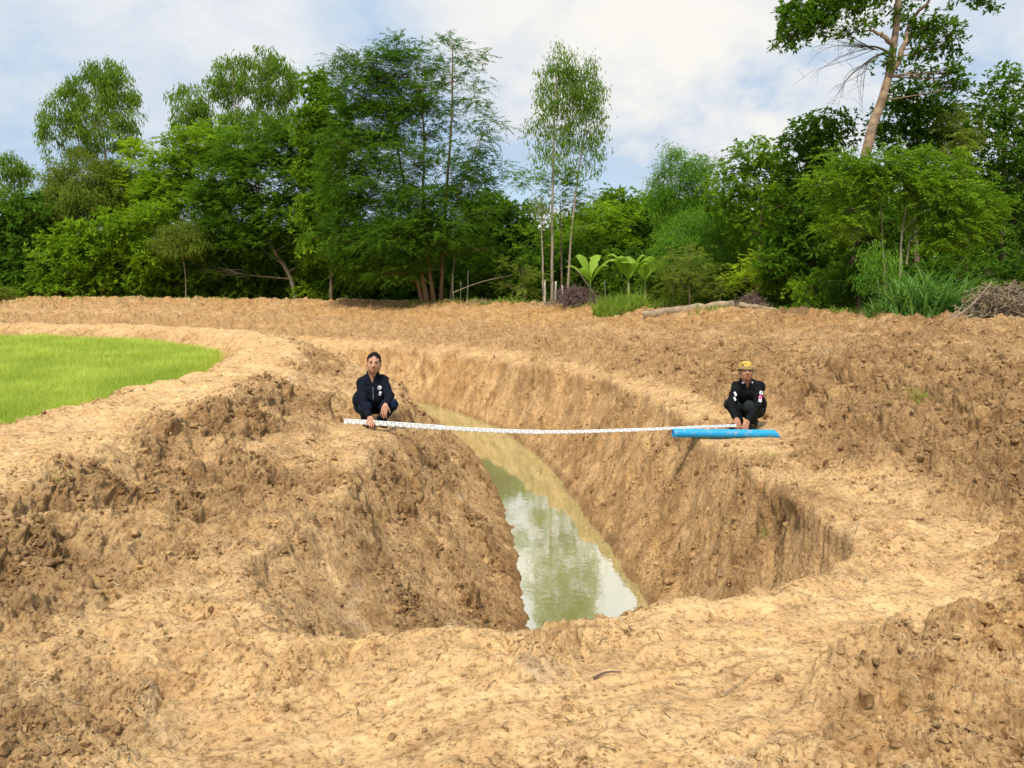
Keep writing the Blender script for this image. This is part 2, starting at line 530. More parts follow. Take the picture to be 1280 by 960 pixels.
    for i_, (fr, am) in enumerate(((1.3, .10), (2.6, .075), (5.3, .042), (10.5, .024), (21, .015), (42, .008))):
        bil = bil + am * (np.minimum(np.abs(vnoise(wx * fr + 3 * i_, wy * fr * 1.1, 170 + i_)) * 2.4, 1.0) ** 0.7 - 0.55)
    lump = bil * 1.15 + 0.045 * b1 + 0.035 * b2 + 0.014 * b3 + 0.03 * fbm(x * 9, y * 9, 5, 73, 0.68)
    pit = sstep(.22, .42, fbm(wx * 4.3, wy * 4.3, 3, 175)) * .6 + sstep(.2, .4, fbm(wx * 10, wy * 10, 2, 176)) * .4
    det = clod * lump * (0.8 + 0.45 * rid) - 0.075 * pit * clod ** 1.5
    # smears left by the digger bucket: long in one direction, short across
    u_, v_ = x * 0.93 + y * 0.37, -x * 0.37 + y * 0.93
    u_ = u_ + 0.5 * fbm(x * .5, y * .5, 2, 80)
    v_ = v_ + 0.45 * fbm(x * .6, y * .6, 2, 79)
    smear = fbm(u_ * 0.9, v_ * 6.5, 5, 81, 0.62)
    det = det + (0.010 + 0.008 * floor) * smear * (1 - on_wall) * (1 - paddy) + (0.016 * (1 - .6 * floor) * fbm(x * 9, y * 9, 5, 83, 0.68) + 0.12 * (1 - floor) * np.clip(bil, -.1, .12)) * (1 - paddy)
    crumbs = sstep(0.15, 0.5, fbm(x * 1.9, y * 1.9, 4, 87))
    det = det + crumbs * (0.018 * b3 + 0.022 * b2) * (1 - on_wall) * (1 - paddy) * (0.3 + floor)
    # bucket-tooth tracks: sets of parallel shallow furrows on the smoothed floor
    for (tx, ty, ta, tl, tw) in ((0.55, 3.15, .38, .75, .22), (-0.9, 3.1, .5, .8, .20), (1.9, 3.9, .25, .7, .2), (3.0, 5.0, 1.2, .8, .22), (-3.9, 7.5, 1.45, 1.2, .2), (1.3, 2.6, .9, .4, .15)):
        ca_, sa_ = math.cos(ta), math.sin(ta)
        a_, b_ = (x - tx) * ca_ + (y - ty) * sa_, -(x - tx) * sa_ + (y - ty) * ca_ + .06 * fbm(x, y, 2, 181)
        tm = np.exp(-(a_ / tl) ** 4 - (b_ / tw) ** 4)
        det = det * (1 - .55 * tm) + tm * (.010 * np.sin(b_ * 62) * (.6 + .8 * fbm(a_ * 2, b_ * 3, 2, 183)) - .012)
    # walls: oblique grooves down the slope with clods stuck between them
    q_ = np.clip(q, 0, 1.2)
    sl = s + np.where(dd > 0, 1, -1) * q_ * 1.5 + 0.2 * fbm(x * 1.3, y * 1.3, 3, 91)
    gro = fbm(sl * 3.4, q_ * 0.9, 4, 93, 0.6) * 0.035 + fbm(sl * 11, q_ * 2.2, 4, 95, 0.6) * 0.020
    wc = sstep(-0.05, 0.35, fbm(x * 1.25 + 9, y * 1.25, 4, 97)) * (1 - .75 * sstep(-.3, -.9, x) * sstep(5.8, 5.0, y))
    wl = (-0.06 * pit + 0.05 * b1 + 0.04 * b2 + 0.02 * b3 + bil * 0.8 + 0.035 * fbm(x * 8, y * 8, 5, 99, 0.68)) * (0.30 + 0.85 * wc)
    wd = on_wall * (gro * (1.1 - 0.6 * wc) + wl - 0.03 + 0.07 * fbm(x * 0.9, y * 0.9, 3, 98)) * (1 - .65 * sstep(.75, 1.02, q)) * (1 - .45 * sstep(0, -.9, x) * sstep(6.5, 5.2, y))
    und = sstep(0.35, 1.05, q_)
    det = (det + wd + rim * (clod + 0.4) * 0.035) * (1 - paddy) * flat
    z_cut = z_cut * (1 - paddy) - 0.03 * paddy
    z_f = z_cut + det
    # smooth faces left by the digger bucket
    scr = np.maximum(np.exp(-(((x + 1.22) / .38) ** 2 + ((y - 4.7 + .3 * x) / .42) ** 2) ** 2), np.exp(-(((x - 2.02) / .36) ** 2 + ((y - 5.45) / .75) ** 2) ** 2))
    scr = scr * on_wall * sstep(-.25, .05, fbm(x * 2.2, y * 2.2, 3, 161))
    scg = fbm(sl * 12, q_ * 1.2, 4, 163, 0.6)
    det = det * (1 - .8 * scr) + (.020 - .012 * (x > 0)) * scr * scg
    z_f = z_cut + det
    # ---- colour masks
    ora = 0.42 * sstep(3.5, 8, dd) * sstep(11, 19, y) + 0.2 * sstep(24, 33, y) * sstep(-14, -4, x) + 0.45 * heap
    ora = ora + 0.30 * on_wall * sstep(14, 22, y)
    cl = np.clip(0.10 * (1 - floor) + 0.66 * clod + on_wall * (0.36 + 0.34 * wc) + 0.22 * sstep(4, 8, dd) * sstep(-.2, .2, fbm(x * .5, y * .5, 3, 171)) + 0.35 * sstep(26, 32, y) * (dd < 0), 0, 1)
    cl = np.where(floor > 0, cl * (1 - 0.6 * floor), cl)
    cl = (cl - 0.25 * path) * (1 - .8 * scr)
    streak = fbm(sl * 4.5, q_ * 0.7, 4, 94, 0.6)
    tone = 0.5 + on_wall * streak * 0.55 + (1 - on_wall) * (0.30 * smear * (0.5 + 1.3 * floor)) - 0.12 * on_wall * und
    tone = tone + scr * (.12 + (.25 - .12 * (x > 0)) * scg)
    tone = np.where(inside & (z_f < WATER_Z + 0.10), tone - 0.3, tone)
    return z_cut, np.clip(cl, 0, 1), np.clip(ora, 0, 1), np.clip(tone, 0, 1), paddy, dd - kd[0], det


MAN_A = (at(468, 535, 9.95)[0], 9.97, -0.06)
MAN_B = (at(932, 535, 9.95)[0], 9.97, -0.09)
BENCH = [(2.75, 9.42, (1.05, 0.50), -0.125), (MAN_A[0] - 0.02, MAN_A[1] - 0.08, (0.55, 0.5), MAN_A[2]), (MAN_B[0] + 0.05, MAN_B[1] - 0.1, (0.50, 0.6), MAN_B[2])]


def build_ground():
    ry = [np.linspace(-9, 1.2, 26)[:-1]]
    g = [1.2]
    while g[-1] < 52:
        g.append(g[-1] + max(0.0045, 0.0026 * g[-1]) if g[-1] < 30 else g[-1] + 0.005 * g[-1])
    ry.append(np.array(g))
    ry.append(np.array([54, 57, 62, 70, 85, 110, 160, 260, 500, 1000, 3000]))
    Y = np.concatenate(ry)
    u0 = np.arange(-0.78, 0.7801, 0.00145)
    e = 0.78 + np.cumsum(0.004 * 1.22 ** np.arange(34))
    U = np.concatenate([-e[::-1], u0, e])
    Wd = np.sqrt(Y ** 2 + 1.5)
    X = U[None, :] * Wd[:, None]
    YY = np.repeat(Y[:, None], len(U), 1)
    shp = X.shape
    out = terrain(X.ravel(), YY.ravel())
    Z, cl, ora, tone, pad, pdist, det = out
    B = np.stack([X, YY, Z.reshape(shp)], 2)
    du, dv = np.gradient(B, axis=1), np.gradient(B, axis=0)
    Nm = nrm(np.cross(du, dv))
    det = det.reshape(shp)
    V = (B + Nm * det[..., None]).reshape(-1, 3)
    Z = (B[..., 2] + det / np.maximum(Nm[..., 2], .4)).ravel()
    r, c = shp
    idx = (np.arange(r - 1)[:, None] * c + np.arange(c - 1)[None, :]).ravel()
    F = np.stack([idx, idx + 1, idx + c + 1, idx + c], 1)
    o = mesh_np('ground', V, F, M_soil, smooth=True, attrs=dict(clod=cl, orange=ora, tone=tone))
    tag(o, kind='structure')
    return Y, U, Wd, Z.reshape(shp), cl.reshape(shp), ora.reshape(shp), o


GY, GU, GW, GZ, GC, GO, ground = build_ground()


def gz(x, y, A=None):
    """Height of the built ground by bilinear look-up."""
    A = GZ if A is None else A
    x, y = np.atleast_1d(np.asarray(x, float)), np.atleast_1d(np.asarray(y, float))
    i = np.clip(np.searchsorted(GY, y) - 1, 0, len(GY) - 2)
    ty = np.clip((y - GY[i]) / (GY[i + 1] - GY[i]), 0, 1)
    u = x / np.sqrt(y ** 2 + 1.5)
    j = np.clip(np.searchsorted(GU, u) - 1, 0, len(GU) - 2)
    tu = np.clip((u - GU[j]) / (GU[j + 1] - GU[j]), 0, 1)
    return (A[i, j] * (1 - tu) + A[i, j + 1] * tu) * (1 - ty) + (A[i + 1, j] * (1 - tu) + A[i + 1, j + 1] * tu) * ty


def g1(x, y):
    return float(gz(x, y)[0])


# ---- water in the ditch
def build_water():
    m, t, b = new_mat('ditch_water')
    b.inputs['Base Color'].default_value = (0.30, 0.285, 0.10, 1)
    b.inputs['Roughness'].default_value = 0.03
    b.inputs['IOR'].default_value = 3.9
    b.inputs['Specular IOR Level'].default_value = 0.9
    geo = N(t, 'ShaderNodeNewGeometry')
    n = N(t, 'ShaderNodeTexNoise', i_Scale=1.2, i_Detail=4)
    L(t, geo.outputs['Position'], n.inputs['Vector'])
    r = ramp(t, [(0.3, (0.36, 0.325, 0.120)), (0.7, (0.43, 0.385, 0.155))], n.outputs[0])
    L(t, r.outputs[0], b.inputs['Base Color'])
    n2 = N(t, 'ShaderNodeTexNoise', i_Scale=5.0, i_Detail=3, i_Roughness=0.5)
    L(t, geo.outputs['Position'], n2.inputs['Vector'])
    bp = N(t, 'ShaderNodeBump', i_Strength=0.3, i_Distance=0.005)
    L(t, n2.outputs[0], bp.inputs['Height'])
    L(t, bp.outputs[0], b.inputs['Normal'])
    pts = [p for p in AXC if p[1] > 2 and p[0] > -60]
    pts = [np.array([0.95, 3.6])] + pts
    V, F = [], []
    for i, p in enumerate(pts):
        a = pts[max(0, i - 1)]; c = pts[min(len(pts) - 1, i + 1)]
        tdir = nrm(c - a); nn = np.array([tdir[1], -tdir[0]])
        for k in range(9):
            q = p + nn * (-1.15 + 2.3 * k / 8)
            V.append((q[0], q[1], WATER_Z))
        if i:
            for k in range(8):
                j = (i - 1) * 9 + k
                F.append((j, j + 1, j + 10, j + 9))
    o = mesh_np('water', np.array(V), np.array(F), m)
    tag(o, kind='structure')


build_water()
# ------------------------------------------------------------------ loose clods lying on the soil
def ico(sub):
    import bmesh
    bm = bmesh.new()
    bmesh.ops.create_icosphere(bm, subdivisions=sub, radius=1)
    V = np.array([v.co[:] for v in bm.verts]); F = np.array([[v.index for v in f.verts] for f in bm.faces])
    bm.free()
    return V, F


def scatter_clods(sub, count, name, s0, smin, smax, pw, seed):
    V0, F0 = ico(sub)
    protos = []
    for k in range(10):
        n = 1 + 0.30 * fbm(V0[:, 0] * 1.3 + k * 7 + V0[:, 2], V0[:, 1] * 1.3 - V0[:, 2] * 0.8 + k, 3, k) * 1.6
        v = V0 * n[:, None] * np.array([1, 0.8, 0.62])
        # a few chopped faces, as broken clay has
        for q in range(11):
            nn = nrm(rng.normal(size=3)); dd = 0.30 + 0.30 * rng.random()
            over = v @ nn - dd
            v = v - np.clip(over, 0, None)[:, None] * nn * 0.95
        v = v + rng.normal(0, .045, v.shape)
        protos.append(v)
    # candidates: denser near the camera, where the small ones still show
    n = count
    y = np.exp(rng.uniform(math.log(1.9), math.log(34), n))
    x = rng.uniform(-0.85, 0.85, n) * np.sqrt(y ** 2 + 1)
    c = gz(x, y, GC)
    cl2 = sstep(0.0, 0.35, fbm(x * 2.2, y * 2.2, 4, 187))
    p = 0.015 + (c ** pw) * (0.15 + 1.0 * cl2) + 0.20 * cl2
    z = gz(x, y)
    ok = (rng.random(n) < p * 0.8) & (z > WATER_Z + 0.12) & (((x + 12) ** 2 > -1))
    d, s = axis_sd(x, y)
    kd0 = np.interp(s, ST_S, ST_D[:, 0])
    ok &= d > kd0 + 0.25
    for (bx, by, r, zf) in BENCH:
        ok &= ((x - bx) / 0.45) ** 2 + ((y - by) / 0.42) ** 2 > 1
    x, y, z, c = x[ok], y[ok], z[ok], c[ok]
    n = len(x)
    size = np.exp(rng.normal(math.log(s0), 0.5, n)) * (0.8 + 0.6 * c) * np.clip(0.5 + y * 0.13, 0.7, 2.2)
    size = np.clip(size, smin, smax)
    nv, nf = len(V0), len(F0)
    VV = np.empty((n, nv, 3), np.float32)
    ids = rng.integers(0, 10, n)
    ang = rng.uniform(0, 6.283, n)
    tilt = rng.normal(0, 0.5, n)
    P = np.array(protos)[ids] * size[:, None, None]
    ct, st = np.cos(tilt)[:, None], np.sin(tilt)[:, None]
    Py = P[:, :, 1] * ct - P[:, :, 2] * st
    Pz = P[:, :, 1] * st + P[:, :, 2] * ct
    ca, sa = np.cos(ang)[:, None], np.sin(ang)[:, None]
    VV[:, :, 0] = P[:, :, 0] * ca - Py * sa + x[:, None]
    VV[:, :, 1] = P[:, :, 0] * sa + Py * ca + y[:, None]
    VV[:, :, 2] = Pz + (z - size * 0.10)[:, None]
    FF = (F0[None] + (np.arange(n) * nv)[:, None, None]).reshape(-1, 3)
    rep = lambda a: np.repeat(a, nv)
    ora = gz(x, y, GO)
    o = mesh_np(name, VV.reshape(-1, 3), FF, M_clod, smooth=False,
                attrs=dict(clod=rep(np.clip(c + rng.normal(0.12, 0.22, n), 0, 1)), orange=rep(ora), tone=rep(np.clip(rng.normal(0.42, 0.18, n), 0, 1))))
    tag(o, kind='stuff')
    print('clods', n)


scatter_clods(2, 170000, 'loose_soil_clods', .018, .009, .060, 1.4, 1)
scatter_clods(1, 560000, 'soil_crumbs', .0075, .004, .016, 1.0, 2)


# ------------------------------------------------------------------ blades and leaves
def blades(P, h, w, lean, bend, segs=2, twist=None):
    """Upright grass blades: returns V, F(quads), index of the blade of each vertex."""
    n = len(P)
    az = rng.uniform(0, 6.283, n)
    d = np.stack([np.cos(az), np.sin(az), np.zeros(n)], 1)
    fz = az + 1.57 + rng.normal(0, 0.5, n) if twist is None else twist
    sd_ = np.stack([np.cos(fz), np.sin(fz), np.zeros(n)], 1)
    rows = []
    for k in range(segs + 1):
        t = k / segs
        c = P + d * (h * (lean * t + bend * t * t))[:, None]
        c[:, 2] = P[:, 2] + h * (t - 0.55 * bend * t * t * t)
        ww = w * (1 - t) ** 0.7 * 0.5 if k else w * 0.35
        rows.append(c - sd_ * ww[:, None]); rows.append(c + sd_ * ww[:, None])
    V = np.stack(rows, 1).reshape(-1, 3)
    m = 2 * (segs + 1)
    b = (np.arange(n) * m)[:, None, None]
    f = np.array([[2 * k, 2 * k + 1, 2 * k + 3, 2 * k + 2] for k in range(segs)])[None]
    return V, (b + f).reshape(-1, 4), np.repeat(np.arange(n), m)


M_rice = leaf_mat('young_rice', (0.23, 0.33, 0.035), (0.57, 0.63, 0.12), 0.45, 0.6, 0.1)
M_weed = leaf_mat('weed_leaf', (0.10, 0.19, 0.025), (0.30, 0.42, 0.06), 0.35)
M_dry = leaf_mat('dry_grass', (0.25, 0.19, 0.10), (0.50, 0.42, 0.26), 0.2, 0.8, 0.1)


def rice_field():
    n = 230000
    y = np.exp(rng.uniform(math.log(7.5), math.log(31), n * 2))
    x = -rng.uniform(0.36, 1.15, n * 2) * y
    keep = rng.random(n * 2) < np.clip((y / 15), 0.35, 1)
    x, y = x[keep], y[keep]
    d, s = axis_sd(x, y)
    wob = fbm(x * 0.45, y * 0.45, 3, 5) * 0.32 + fbm(x * 1.7, y * 1.7, 3, 15) * 0.12
    k0 = np.interp(s, ST_S, ST_D[:, 0])
    e = d + wob * (0.6 + 0.4 * sstep(3, 9, y)) - k0
    ok = (e < -0.10 + rng.normal(0, 0.1, len(x)))
    x, y = x[ok], y[ok]
    dens = fbm(x * 0.7, y * 0.7, 3, 301)
    ok = rng.random(len(x)) < 0.75 + 0.6 * dens
    x, y, dens = x[ok], y[ok], dens[ok]
    n = len(x)
    P = np.stack([x, y, np.full(n, -0.03)], 1)
    P[:, :2] += rng.normal(0, 0.03, (n, 2))
    h = rng.uniform(0.20, 0.36, n) * (1 + 0.25 * dens)
    w = rng.uniform(0.007, 0.012, n) * np.clip(y / 11, 1, 2.6)
    V, F, b = blades(P, h, w, rng.uniform(0.05, 0.35, n), rng.uniform(0.1, 0.6, n), 3)
    t = np.clip(0.5 + 0.9 * dens + rng.normal(0, 0.18, n), 0, 1)
    o = mesh_np('rice_field', V, F, M_rice, attrs=dict(tint=t[b]))
    tag(o, kind='stuff')
    print('rice', n)
    # wet earth with young growth between the plants
    m = simple_mat('paddy_mud', (0.20, 0.24, 0.06), 0.6, 0.4, 0.3, 3.0)
    gx, gy = np.meshgrid(np.linspace(-34, -5, 120), np.linspace(4, 31.5, 120))
    d, s = axis_sd(gx.ravel(), gy.ravel())
    k0 = np.interp(s, ST_S, ST_D[:, 0])
    wob = fbm(gx.ravel() * 0.45, gy.ravel() * 0.45, 3, 5) * 0.32
    ok = (d + wob - k0 < -0.2).reshape(gx.shape)
    idx = np.arange(gx.size).reshape(gx.shape)
    q = ok[:-1, :-1] & ok[1:, :-1] & ok[:-1, 1:] & ok[1:, 1:]
    F = np.stack([idx[:-1, :-1][q], idx[:-1, 1:][q], idx[1:, 1:][q], idx[1:, :-1][q]], 1)
    o = mesh_np('paddy_mud', np.stack([gx.ravel(), gy.ravel(), np.full(gx.size, 0.012)], 1), F, m)
    tag(o, kind='structure')


rice_field()


def tube(P, R, sides=6):
    P = np.asarray(P, float); R = np.asarray(R, float)
    n = len(P)
    T = nrm(np.gradient(P, axis=0))
    ref = np.array([0.0, 0.0, 1.0]) if abs(T[0][2]) < 0.9 else np.array([1.0, 0, 0])
    V = []
    a = nrm(np.cross(T[0], ref))
    for i in range(n):
        a = nrm(a - T[i] * (a @ T[i]))
        b = np.cross(T[i], a)
        ang = np.arange(sides) * 6.28318 / sides
        V.append(P[i] + R[i] * (np.cos(ang)[:, None] * a + np.sin(ang)[:, None] * b))
    V = np.concatenate(V + [P[-1:] + T[-1] * R[-1] * 0.5])
    F = []
    for i in range(n - 1):
        for k in range(sides):
            k2 = (k + 1) % sides
            F.append((i * sides + k, i * sides + k2, (i + 1) * sides + k2, (i + 1) * sides + k))
    for k in range(sides):
        F.append(((n - 1) * sides + k, (n - 1) * sides + (k + 1) % sides, n * sides, n * sides))
    return V, np.array([f for f in F])


def join(parts):
    V, F, o = [], [], 0
    for v, f in parts:
        V.append(v); F.append(f + o); o += len(v)
    F = np.concatenate(F)
    q = F[:, 2] == F[:, 3]
    return np.concatenate(V), [F[~q], F[q][:, :3]]


def curve(a, b, n=6, sag=0.0, wob=0.0):
    a, b = np.asarray(a, float), np.asarray(b, float)
    t = np.linspace(0, 1, n)[:, None]
    P = a + (b - a) * t
    P[:, 2] += sag * np.sin(np.pi * t[:, 0]) * np.linalg.norm(b - a)
    if wob:
        P[1:-1] += rng.normal(0, wob, (n - 2, 3)) * np.linalg.norm(b - a)
    return P


def smooth_line(P, n=14):
    P = np.asarray(P, float)
    P = chaikin(P, 2)
    s = np.concatenate([[0], np.cumsum(np.linalg.norm(np.diff(P, axis=0), axis=1))])
    t = np.linspace(0, s[-1], n)
    return np.stack([np.interp(t, s, P[:, k]) for k in range(3)], 1)


def leaf_quads(B, D, Nn, Ln, Wd, fold=0.15):
    """Pointed leaves: base B, direction D, normal Nn, length, width."""
    sdv = nrm(np.cross(D, Nn))
    up = np.cross(sdv, D)
    mid = B + D * (Ln * 0.45)[:, None]
    a = mid - sdv * (Wd * 0.5)[:, None] + up * (Wd * fold)[:, None]
    c = mid + sdv * (Wd * 0.5)[:, None] + up * (Wd * fold)[:, None]
    tip = B + D * Ln[:, None] - up * (Ln * 0.08)[:, None]
    V = np.stack([B, a, tip, c], 1).reshape(-1, 3)
    F = (np.arange(len(B)) * 4)[:, None] + np.array([0, 1, 2, 3])
    return V, F


DENS = 6.5
KIND = {  # mode, leaf length, leaf width, clump radius, leaves per clump, flatness, droop
    'broad': dict(mode='rosette', L=.17, W=.075, rc=.42, n=46, flat=.7, droop=.15),
    'bigleaf': dict(mode='rosette', L=.20, W=.085, rc=.36, n=40, flat=.75, droop=.25),
    'bush': dict(mode='rosette', L=.15, W=.065, rc=.38, n=44, flat=.75, droop=.0),
    'fine': dict(mode='spray', L=.10, W=.045, rc=.50, n=7, flat=.35, droop=.25, sl=.55, pairs=7),
    'pinnate': dict(mode='spray', L=.105, W=.05, rc=.34, n=6, flat=.5, droop=.35, sl=.48, pairs=7),
    'acacia': dict(mode='spray', L=.09, W=.035, rc=.50, n=8, flat=.28, droop=.30, sl=.60, pairs=8),
    'euca': dict(mode='hang', L=.17, W=.040, rc=.34, n=42, flat=1.0, droop=.9),
    'bamboo': dict(mode='hang', L=.20, W=.032, rc=.42, n=52, flat=.6, droop=.45),
}


def clump_leaves(C, O, kd, scale=1.0, ls=1.0):
    """C (n,3) clump centres, O (n,3) outward directions -> V, F, clump index per leaf vertex."""
    k = KIND[kd]
    n = len(C)
    if k['mode'] == 'spray':
        m = k['n']
        c = np.repeat(C, m, 0); o = np.repeat(O, m, 0); ci = np.repeat(np.arange(n), m)
        st = c + rng.normal(0, 1, c.shape) * k['rc'] * 0.55 * np.array([1, 1, k['flat']]) * scale
        D = nrm(o * np.array([.7, .7, .35]) + rng.normal(0, .75, o.shape) * np.array([1, 1, .35]))
        pr = k['pairs']
        t = np.linspace(0.12, 1, pr)
        sl = k['sl'] * rng.uniform(.7, 1.25, len(c)) * scale
        pos = st[:, None] + D[:, None] * (sl[:, None] * t)[..., None]
        pos[..., 2] -= k['droop'] * sl[:, None] * t ** 2 * rng.uniform(.6, 1.6, (len(c), 1))
        sidev = nrm(np.cross(D, np.array([0, 0, 1.0]) + rng.normal(0, .35, D.shape)))
        B, DD = [], []
        for sgn in (-1, 1):
            dd = nrm(sidev[:, None] * sgn * 1.0 + D[:, None] * 0.55 + rng.normal(0, .18, pos.shape) - np.array([0, 0, k['droop'] * .5]))
            B.append(pos.reshape(-1, 3)); DD.append(dd.reshape(-1, 3))
        B, DD = np.concatenate(B), np.concatenate(DD)
        li = np.tile(np.repeat(ci, pr), 2)
    else:
        m = k['n']
        if k['mode'] == 'rosette':
            ro = 7
            nr = max(1, m // ro)
            c = np.repeat(C, nr, 0); o = np.repeat(O, nr, 0); ci = np.repeat(np.arange(n), nr)
            ax = nrm(o + rng.normal(0, .5, o.shape) + np.array([0, 0, .45]))
            st = c + (rng.normal(0, 1, c.shape)) * k['rc'] * 0.6 * np.array([1, 1, k['flat']]) * scale
            B = np.repeat(st, ro, 0); A = np.repeat(ax, ro, 0)
            r = rng.normal(0, 1, B.shape)
            r = nrm(r - A * (r * A).sum(1, keepdims=True))
            DD = nrm(r + A * rng.uniform(.1, .7, (len(B), 1)) - np.array([0, 0, k['droop']]))
            B = B + rng.normal(0, .02, B.shape)
            li = np.repeat(ci, ro)
        else:
            B = np.repeat(C, m, 0); o = np.repeat(O, m, 0); li = np.repeat(np.arange(n), m)
            B = B + rng.normal(0, 1, B.shape) * k['rc'] * 0.6 * np.array([1, 1, k['flat']]) * scale
            DD = nrm(o * (1 - k['droop']) * .8 + rng.normal(0, .45, o.shape) - np.array([0, 0, k['droop'] * 1.3]))
    q = len(B)
    Nn = nrm(np.array([0, 0, 1.0]) * .9 + rng.normal(0, .55, B.shape) + DD * .1)
    Nn = nrm(Nn - DD * (Nn * DD).sum(1, keepdims=True))
    sz = rng.uniform(.7, 1.3, q) * scale * ls
    V, F = leaf_quads(B, DD, Nn, k['L'] * sz, k['W'] * sz * rng.uniform(.8, 1.2, q))
    return V, F, np.repeat(li, 4)


BARK = {
    'dead': simple_mat('dead_twig_bark', (0.085, 0.065, 0.05), .9, .1, .3, 9),
    'pale': simple_mat('pale_bark', (0.30, 0.25, 0.18), .85, .1, .3, 9, .01, 30),
    'red': simple_mat('reddish_bark', (0.26, 0.15, 0.085), .9, .1, .35, 9, .012, 30),
    'brown': simple_mat('brown_bark', (0.17, 0.125, 0.085), .9, .1, .35, 9, .012, 30),
    'tan': simple_mat('tan_bark', (0.25, 0.175, 0.11), .9, .1, .5, 4, .03, 10),
}
LEAF = {
    'dark': leaf_mat('dark_green_leaf', (0.036, 0.098, 0.006), (0.125, 0.240, 0.014)),
    'deep': leaf_mat('deep_green_leaf', (0.038, 0.098, 0.008), (0.120, 0.235, 0.018)),
    'mid': leaf_mat('mid_green_leaf', (0.075, 0.165, 0.008), (0.215, 0.350, 0.020)),
    'bright': leaf_mat('bright_green_leaf', (0.110, 0.215, 0.008), (0.285, 0.430, 0.022), .45),
    'yellow': leaf_mat('yellow_green_leaf', (0.190, 0.300, 0.012), (0.410, 0.540, 0.032), .45),
    'olive': leaf_mat('olive_leaf', (0.100, 0.150, 0.018), (0.240, 0.300, 0.040)),
    'euca': leaf_mat('slender_green_leaf', (0.085, 0.165, 0.016), (0.220, 0.340, 0.040), .45),
    'bamboo': leaf_mat('bamboo_leaf', (0.080, 0.200, 0.018), (0.200, 0.375, 0.036), .45),
}


def tree(name, label, D, base, trunks, lobes, kind, leaf, bark='brown', r0=.12, group=None, cat='tree', dens=1.0,
         depth=.8, scale=1.0, limb=True, extra=None, inner=0.35, low=None, dead=None):
    """trunks: pixel poly-lines of the photo at depth D; lobes: (px, py, rx, ry[, weight]) pixels at depth D."""
    bx = at(base, 380, D)[0]
    bz = g1(bx, D) - 0.15
    root = empty(name, (bx, D, bz), label, cat, group)
    mpp = D / FPX
    tp = []
    lines = []
    for ti, T in enumerate(trunks):
        P = [at(px, py, D) for px, py in T]
        if ti == 0 or abs(P[0][2] - bz) < 1.2:
            P[0] = np.array([P[0][0], D, g1(P[0][0], D) - 0.15])
        P = np.array(P)
        P[1:, 1] += rng.normal(0, .15, len(P) - 1) * depth
        P = smooth_line(P, 16)
        P[1:] += rng.normal(0, .012, P[1:].shape) * r0 * 8
        rr = r0 * (1.0 if ti == 0 else (.75 if T[0][1] > 340 else .42))
        tp.append(tube(P, rr * np.linspace(1, .28, 16) * (1 + .25 * np.exp(-np.arange(16) * 1.4)), 8))
        lines.append((P, rr * np.linspace(1, .28, 16)))
    allp = np.concatenate([l[0] for l in lines]); allr = np.concatenate([l[1] for l in lines])
    LV, LF, LT, off = [], [], [], 0
    for lb in lobes:
        px, py, rx, ry = lb[:4]
        wgt = lb[4] if len(lb) > 4 else 1.0
        dz = lb[5] if len(lb) > 5 else rng.uniform(-.35, .35) * rx * mpp
        c = at(px, py, D); c[1] += dz * depth * 1.2
        R = np.array([rx * mpp, max(rx, ry * .8) * mpp * depth, ry * mpp])
        rc = KIND[kind]['rc'] * scale
        vol = R[0] * R[1] * R[2]
        n = int(max(6, dens * wgt * DENS * (vol ** (2 / 3)) / rc ** 2))
        u = nrm(rng.normal(0, 1, (n, 3)))
        rad = rng.uniform(inner, 1, n) ** .55
        noise_r = 1 + .28 * fbm(u[:, 0] * 2.2 + px, u[:, 2] * 2.2 + u[:, 1], 3, int(px) % 97) * 1.6
        C = c + u * R * (rad * noise_r)[:, None]
        if low is not None:
            C = C[C[:, 2] > bz + low]
            u = nrm(C - c)
            n = len(C)
            if n < 2:
                continue
        O = nrm(u / R * R.mean() + np.array([0, 0, .35]))
        V, F, ci = clump_leaves(C, O, kind, scale, max(1.0, D / 30.0))
        t = np.clip(.5 + rng.normal(0, .2, n) + .12 * rng.normal(), 0, 1)
        lt = np.clip(t[ci] + np.repeat(rng.normal(0, .13, len(V) // 4), 4), 0, 1)
        LV.append(V); LF.append(F + off); LT.append(lt); off += len(V)
        if limb and len(allp):
            below = allp[:, 2] < c[2] + .2
            cand = np.where(below)[0] if below.any() else np.arange(len(allp))
            j = cand[np.argmin(np.linalg.norm(allp[cand] - c, axis=1) + .8 * np.abs(allp[cand, 2] - (c[2] - R[2] * .9)))]
            ra = min(allr[j] * .35, .015 + .035 * R.mean())
            P = smooth_line([allp[j], allp[j] * .45 + c * .55 + np.array([0, 0, -.1]) * R[2], c], 8)
            tp.append(tube(P, np.linspace(ra, ra * .4, 8), 5))
            for q in range(min(n, 14)):
                e = C[rng.integers(0, n)]
                st = P[rng.integers(3, 8)]
                Q = curve(st, e, 5, .06, .05)
                tp.append(tube(Q, np.linspace(ra * .38, .006, 5), 4))
    if extra:
        tp += [tube(p, r, 5) for p, r in extra]
    if tp:
        V, F = join(tp)
        mesh_np('trunk', V - np.array([bx, D, bz]), F, BARK[bark], root, smooth=True)
    if dead:
        V, F = join([tube(p, r, 5) for p, r in dead])
        mesh_np('dead_twigs', V - np.array([bx, D, bz]), F, BARK['dead'], root, smooth=True)
    mesh_np('crown', np.concatenate(LV) - np.array([bx, D, bz]), np.concatenate(LF), LEAF[leaf], root, attrs=dict(tint=np.concatenate(LT)))
    return root


